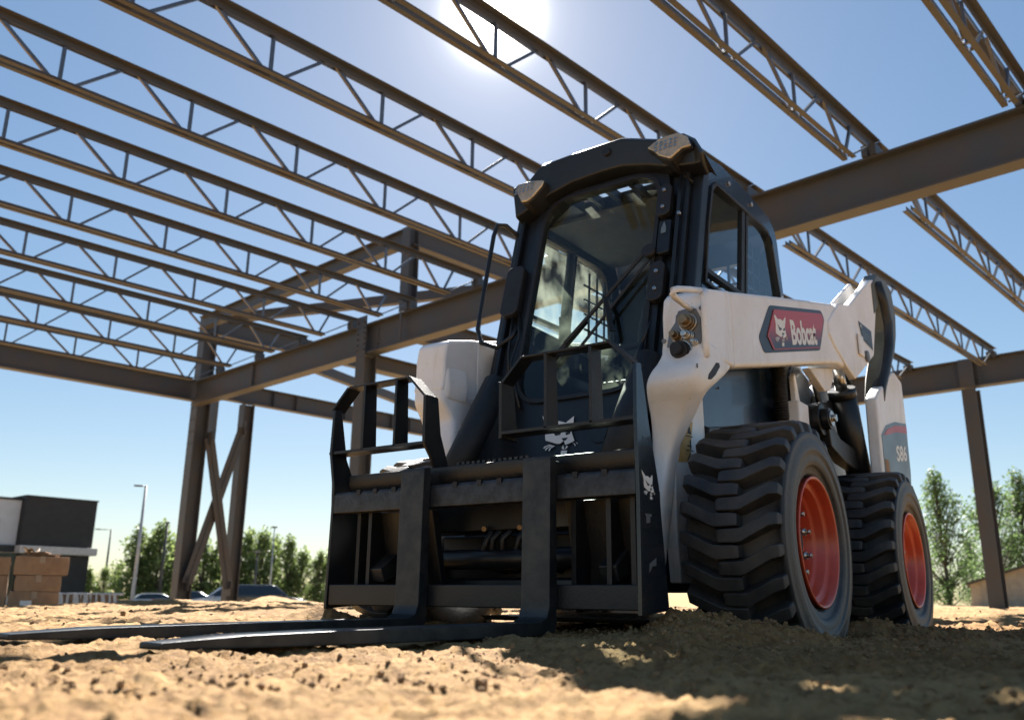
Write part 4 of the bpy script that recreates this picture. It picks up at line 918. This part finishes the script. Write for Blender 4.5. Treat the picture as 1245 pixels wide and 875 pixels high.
# black clad commercial building on the left
rc = at(240.7, 80); lc = at(244.4, 78); gz = min(rc.z, lc.z)-.3
E1 = (lc-rc); E1.z = 0; wid = E1.length; E1.normalize(); E2 = Vector((-E1.y, E1.x, 0))
if E2.dot(rc-CAM) < 0: E2 = -E2
bl = thing('commercial_building', 'low white and black clad commercial building behind the cardboard boxes', 'building', (rc.x, rc.y, gz))
def P3(a, d, z): q = rc+E1*a+E2*d; return Vector((q.x, q.y, z))
def slab(b, a0, a1, d0, d1, z0, z1): b.add([P3(a, d, z) for a in (a0, a1) for d in (d0, d1) for z in (z0, z1)], [(0,1,3,2),(4,6,7,5),(0,4,5,1),(2,3,7,6),(0,2,6,4),(1,5,7,3)])
def bp(name, build, m, par=bl, **k):
    b = MB(); build(b); return b.build(name, m, par, **k)
bx = bp('clad_tower', lambda b: slab(b, 0, wid, 0, 6, 3.62, 7.35), M['blackclad'], bevel=.03)
bp('cladding_batten', lambda b: [slab(b, .05, wid-.05, -.04, -.005, 3.7+.28*i, 3.74+.28*i) for i in range(13)], M['blackclad'], bx)
bp('coping', lambda b: slab(b, -.06, wid+.06, -.08, 6.05, 7.351, 7.45), M['blackclad'], bx)
bp('canopy_band', lambda b: slab(b, -.25, wid+.15, -.55, 5.5, 3.02, 3.60), M['stucco'], bevel=.03)
lw = bp('lower_wall', lambda b: slab(b, .05, 2.6, .15, 6, gz, 3.0), M['blackclad'])
bp('cladding_batten', lambda b: [slab(b, .08, 2.57, .11, .145, gz+.3+.28*i, gz+.34+.28*i) for i in range(15)], M['blackclad'], lw)
bp('shop_window', lambda b: slab(b, 2.62, wid+15.9, .6, .7, gz, 3.0), M['carglass'])
bp('ground_floor_wall', lambda b: slab(b, 2.65, wid+15.9, .72, 6.2, gz, 3.08), M['stucco'])
bp('window_mullion', lambda b: [slab(b, a, a+.08, .5, .595, gz, 3.0) for a in (2.62, 3.9, 5.2, 6.6, 8.0, 9.4, 10.8)], M['blackclad'])
ww = bp('white_wall', lambda b: slab(b, wid+.05, wid+16, .8, 6.4, 3.62, 7.05), M['bluegrey'])
bp('coping', lambda b: slab(b, wid+.02, wid+16.1, .7, 6.4, 7.051, 7.22), M['blackclad'], ww)
bp('soffit_trim', lambda b: slab(b, wid+.16, wid+16, .5, 6.3, 3.10, 3.60), M['blackclad'])
b = MB(); q = P3(wid+1.35, .75, 3.6); b.tube([q, q+Vector((0,0,1.7))+E1*.25], .05, 8); b.box(q+Vector((0,-.0,1.75))+E1*.27, (.25,.25,.22)); b.build('wall_lamp', M['polebrown'], bl)

# beige shed at the right
sc_, srt, saw = frame_at(188.35, 36); sz = sc_.z-.2
sh = thing('beige_shed', 'beige sided shed with a dark sloping roof at the right edge', 'shed', (sc_.x, sc_.y, sz))
def Q3(a, d, z): q = sc_+srt*a+saw*d; return Vector((q.x, q.y, sz+z))
b = MB(); fnq = lambda a, z, t: Q3(a, t, z)
b.prism([(0,0),(0,.98),(7.5,3.45),(15,.98),(15,0)], fnq, 0, 8); b.build('wall', M['beige'], sh)
b = MB(); b.prism([(-.12,.93),(-.12,1.02),(7.5,3.53),(15.12,1.02),(15.12,.93),(7.5,3.44)], fnq, -.25, 8.2); b.build('roof', M['roofgrn'], sh)
b = MB(); [b.prism([(a,.0),(a,.97+a*.329),(a+.03,.97+a*.329),(a+.03,.0)], fnq, -.02, -.004) for a in [.3+.3*i for i in range(23)]]; b.build('siding_rib', M['beige'], sh)

# cardboard boxes
def cbox(a, z0, z1, length, depth, label, base, ex, ez, kind=0, group=None, bulge=.01, name='cardboard_box'):
    c = base+ex*a; root = thing(name, label, 'cardboard box', (c.x, c.y, z0), group)
    n = 5; b = MB(); rnd = random.Random(int(a*100)+int(z0*1000)); vs = []
    for (u, w) in [(-1,-1),(0,-1.0),(1,-1),(1,0),(1,1),(0,1),(-1,1),(-1,0)]:
        vs.append((u, w))
    secs = []
    for k in range(4):
        t = k/3; bl_ = 1+(.02+bulge)*math.sin(PI*t); secs.append([c+ex*(u*length/2*bl_+rnd.uniform(-.004,.004))+ez*(depth/2+w*depth/2*bl_)+Vector((0,0,z0-c.z+(z1-z0)*t+rnd.uniform(-.003,.003))) for u, w in vs])
    b.loft(secs); bo = b.build('carton', M['card'], root, bevel=.006)
    b = MB(); f = -.012
    zc = z1
    b.add([c+ex*x+ez*y+Vector((0,0,z-c.z)) for x, y, z in ((-.035,-.012,z1+.004),(.035,-.012,z1+.004),(.035,-.014,z1-.09),(-.035,-.014,z1-.09))], [(0,1,2,3)])
    b.add([c+ex*x+ez*y+Vector((0,0,z-c.z)) for x, y, z in ((-.035,-.012,z1+.005),(.035,-.012,z1+.005),(.035,depth+.012,z1+.005),(-.035,depth+.012,z1+.005))], [(0,1,2,3)])
    b.build('tape_strip', M['tape'], root, solid=.001)
    if kind == 1:
        b = MB(); b.add([c+ex*x+ez*(-.016)+Vector((0,0,z-c.z)) for x, z in ((-.16,z0+.05),(-.02,z0+.05),(-.02,z0+.15),(-.16,z0+.15))], [(0,1,2,3)]); b.build('shipping_label', M['decalwhite'], root, solid=.001)
    return root
P0 = Vector((-3.10,-10.89,0)); P1 = Vector((-3.66,-10.61,0)); EX = (P1-P0).normalized(); EZ = Vector((EX.y, -EX.x, 0))
if EZ.dot(P0-CAM) < 0: EZ = -EZ
G = 'stacked cardboard boxes'
cbox(.30, -.15, .115, .60, .45, 'bottom box of the right stack with a white shipping label', P0, EX, EZ, 1, G)
cbox(.325, .12, .335, .56, .44, 'middle box of the right stack without label', P0, EX, EZ, 0, G)
cbox(.34, .340, .590, .66, .46, 'top box of the right stack under flattened cardboard', P0+EZ*.0, EX, EZ, 0, G)
cbox(-.33, -.15, .325, .56, .46, 'tall bottom box of the stack at the left edge', P0, EX, EZ, 0, G)
cbox(-.34, .33, .575, .58, .44, 'upper box of the stack at the left edge', P0, EX, EZ, 0, G)
b = MB(); rnd = random.Random(4); c = P0+EX*.30+EZ*.22+Vector((0,0,.603))
for i in range(5):
    m = Matrix.Rotation(rnd.uniform(-.25,.25), 3, 'Z'); m = m @ Matrix.Rotation(rnd.uniform(-.05,.05), 3, 'Y'); ctr = c+EX*rnd.uniform(-.08,.1)+Vector((0,0,.012*i))
    rz = math.atan2(EX.y, EX.x); b.box(ctr, (.46-.05*i,.34,.006), 0, Matrix.Rotation(rz, 3, 'Z') @ m)
o = b.build('flattened_cardboard', M['card'], None, bevel=.002); tag(o, 'loose pile of flattened cardboard on the top box', 'cardboard')
b = MB(); v = []
for i in range(9):
    t = i/8; v.append([P0+EX*(.06+.22*t)+EZ*(.06+d_)+Vector((0,0,.68+.03*math.sin(5*t+d_*9)+.02*math.sin(13*t))) for d_ in (0,.12,.24)])
b.add([p for r_ in v for p in r_], [(i*3+j, i*3+j+1, (i+1)*3+j+1, (i+1)*3+j) for i in range(8) for j in range(2)], True)
o = b.build('packing_paper', M['tape'], None, solid=.004); tag(o, 'crumpled tan packing paper on top of the right box stack', 'packing paper')
# wrapped pallet of bricks
p0 = Vector((-4.93,-13.33,0)); p1 = Vector((-5.85,-12.82,0)); ex = (p1-p0).normalized(); ez = Vector((ex.y,-ex.x,0)); L_ = (p1-p0).length
if ez.dot(p0-CAM) < 0: ez = -ez
pb = thing('wrapped_block_pack', 'long low pack of tan blocks wrapped in white plastic behind the box stack', 'building supplies', (p0.x, p0.y, -.16))
b = MB(); [b.add([p0+ex*(a*L_/14+(.004 if q else L_/14-.004))+ez*d_+Vector((0,0,z)) for q in (1,0) for d_ in (0,.7) for z in (-.16,.085)], [(0,1,3,2),(4,6,7,5),(0,4,5,1),(2,3,7,6),(0,2,6,4),(1,5,7,3)]) for a in range(14)]; b.build('blocks', M['brick'], pb)
b = MB(); rnd = random.Random(2)
x0 = .0
while x0 < L_-.08:
    w_ = rnd.uniform(.02,.085); b.prism([(x0,-.15),(x0+w_,-.15),(x0+w_+rnd.uniform(-.02,.02),-.05),(x0+w_*rnd.uniform(.6,1),.092),(x0-.003,.092),(x0+rnd.uniform(-.01,.015),-.03)], lambda u, z, t: p0+ex*u+ez*t+Vector((0,0,z)), -.016, -.006); x0 += w_+rnd.uniform(.012,.06)
b.add([p0+ex*u+ez*d_+Vector((0,0,z)) for u in (-.01, L_+.01) for d_ in (-.015,.7) for z in (.088,.100)], [(0,1,3,2),(4,6,7,5),(0,4,5,1),(2,3,7,6),(0,2,6,4),(1,5,7,3)])
for i in range(26):
    u = L_*i/25; q = p0+ex*u+ez*.06+Vector((0,0,.095)); b.box(q, (.09,.16,rnd.uniform(.015,.045)), rnd.uniform(0,3))
for i in range(10): b.box(p0-ex*(.05+.02*i)+ez*.02+Vector((0,0,rnd.uniform(-.12,.06))), (.10,.12,.07), rnd.uniform(0,3))
b.build('plastic_wrap', M['wrap'], pb, bevel=.012, seg=3)

# ------------------------------------------------------------------ camera, sun, sky
az, pt, rl = R(215.54), R(15.296), R(.667)
fw = Vector((math.cos(pt)*math.cos(az), math.cos(pt)*math.sin(az), math.sin(pt))); rt0 = Vector((math.sin(az), -math.cos(az), 0)); up0 = rt0.cross(fw)
rt = rt0*math.cos(rl)+up0*math.sin(rl); up = -rt0*math.sin(rl)+up0*math.cos(rl)
cd = bpy.data.cameras.new('camera'); co = bpy.data.objects.new('camera', cd); COL.objects.link(co); scene.camera = co
co.matrix_world = Matrix(((rt.x, up.x, -fw.x, CAM.x), (rt.y, up.y, -fw.y, CAM.y), (rt.z, up.z, -fw.z, CAM.z), (0,0,0,1)))
cd.sensor_width = 36; cd.lens = 1057.37/1245*36; cd.clip_start = .02; cd.clip_end = 5000
cd.dof.use_dof = True; cd.dof.focus_distance = 2.75; cd.dof.aperture_fstop = 4.0
SAZ, SEL = R(217.2), R(36.9)
sd = Vector((math.cos(SEL)*math.cos(SAZ), math.cos(SEL)*math.sin(SAZ), math.sin(SEL)))
sl = bpy.data.lights.new('sun', 'SUN'); sl.energy = 5.0; sl.angle = R(.53); sl.color = (1,.945,.87); so_ = bpy.data.objects.new('sun', sl); COL.objects.link(so_)
so_.rotation_euler = (-sd).to_track_quat('-Z', 'Y').to_euler()
w = bpy.data.worlds.new('World'); scene.world = w; w.use_nodes = True; nt = w.node_tree
sky = nt.nodes.new('ShaderNodeTexSky'); sky.sky_type = 'NISHITA'; sky.sun_disc = False; sky.sun_elevation = SEL; sky.sun_rotation = PI/2-SAZ
sky.air_density = 1.0; sky.dust_density = .2; sky.ozone_density = 1.0; sky.altitude = 200
bg = nt.nodes['Background']; bg.inputs['Strength'].default_value = .05; gm = nt.nodes.new('ShaderNodeGamma'); gm.inputs['Gamma'].default_value = .66; nt.links.new(sky.outputs['Color'], gm.inputs['Color'])
hs = nt.nodes.new('ShaderNodeHueSaturation'); hs.inputs['Saturation'].default_value = 1.42; nt.links.new(gm.outputs['Color'], hs.inputs['Color']); # added glow directly around the sun's direction, part aureole, part lens glare
tc = nt.nodes.new('ShaderNodeTexCoord'); dp = nt.nodes.new('ShaderNodeVectorMath'); dp.operation = 'DOT_PRODUCT'; dp.inputs[1].default_value = sd; nt.links.new(tc.outputs['Generated'], dp.inputs[0])
def lobe(n, k):
    mx_ = nt.nodes.new('ShaderNodeMath'); mx_.operation = 'MAXIMUM'; nt.links.new(dp.outputs['Value'], mx_.inputs[0]); mx_.inputs[1].default_value = 0
    pw = nt.nodes.new('ShaderNodeMath'); pw.operation = 'POWER'; nt.links.new(mx_.outputs[0], pw.inputs[0]); pw.inputs[1].default_value = n
    ml = nt.nodes.new('ShaderNodeMath'); ml.operation = 'MULTIPLY'; nt.links.new(pw.outputs[0], ml.inputs[0]); ml.inputs[1].default_value = k; return ml
l1, l2 = lobe(2600, 90), lobe(340, 1.7); sm = nt.nodes.new('ShaderNodeMath'); nt.links.new(l1.outputs[0], sm.inputs[0]); nt.links.new(l2.outputs[0], sm.inputs[1])
ad = nt.nodes.new('ShaderNodeMix'); ad.data_type = 'RGBA'; ad.blend_type = 'ADD'; ad.inputs['Factor'].default_value = 1; nt.links.new(hs.outputs['Color'], ad.inputs['A'])
cm = nt.nodes.new('ShaderNodeVectorMath'); cm.operation = 'SCALE'; cm.inputs[0].default_value = (1, .95, .86); nt.links.new(sm.outputs[0], cm.inputs['Scale']); nt.links.new(cm.outputs[0], ad.inputs['B'])
nt.links.new(ad.outputs['Result'], bg.inputs['Color'])
scene.view_settings.view_transform = 'Standard'; scene.view_settings.look = 'None'; scene.view_settings.exposure = 2.12; scene.view_settings.gamma = 1
scene.render.resolution_x = 1024; scene.render.resolution_y = 719
scene.cycles.max_bounces = 8; scene.cycles.transparent_max_bounces = 16
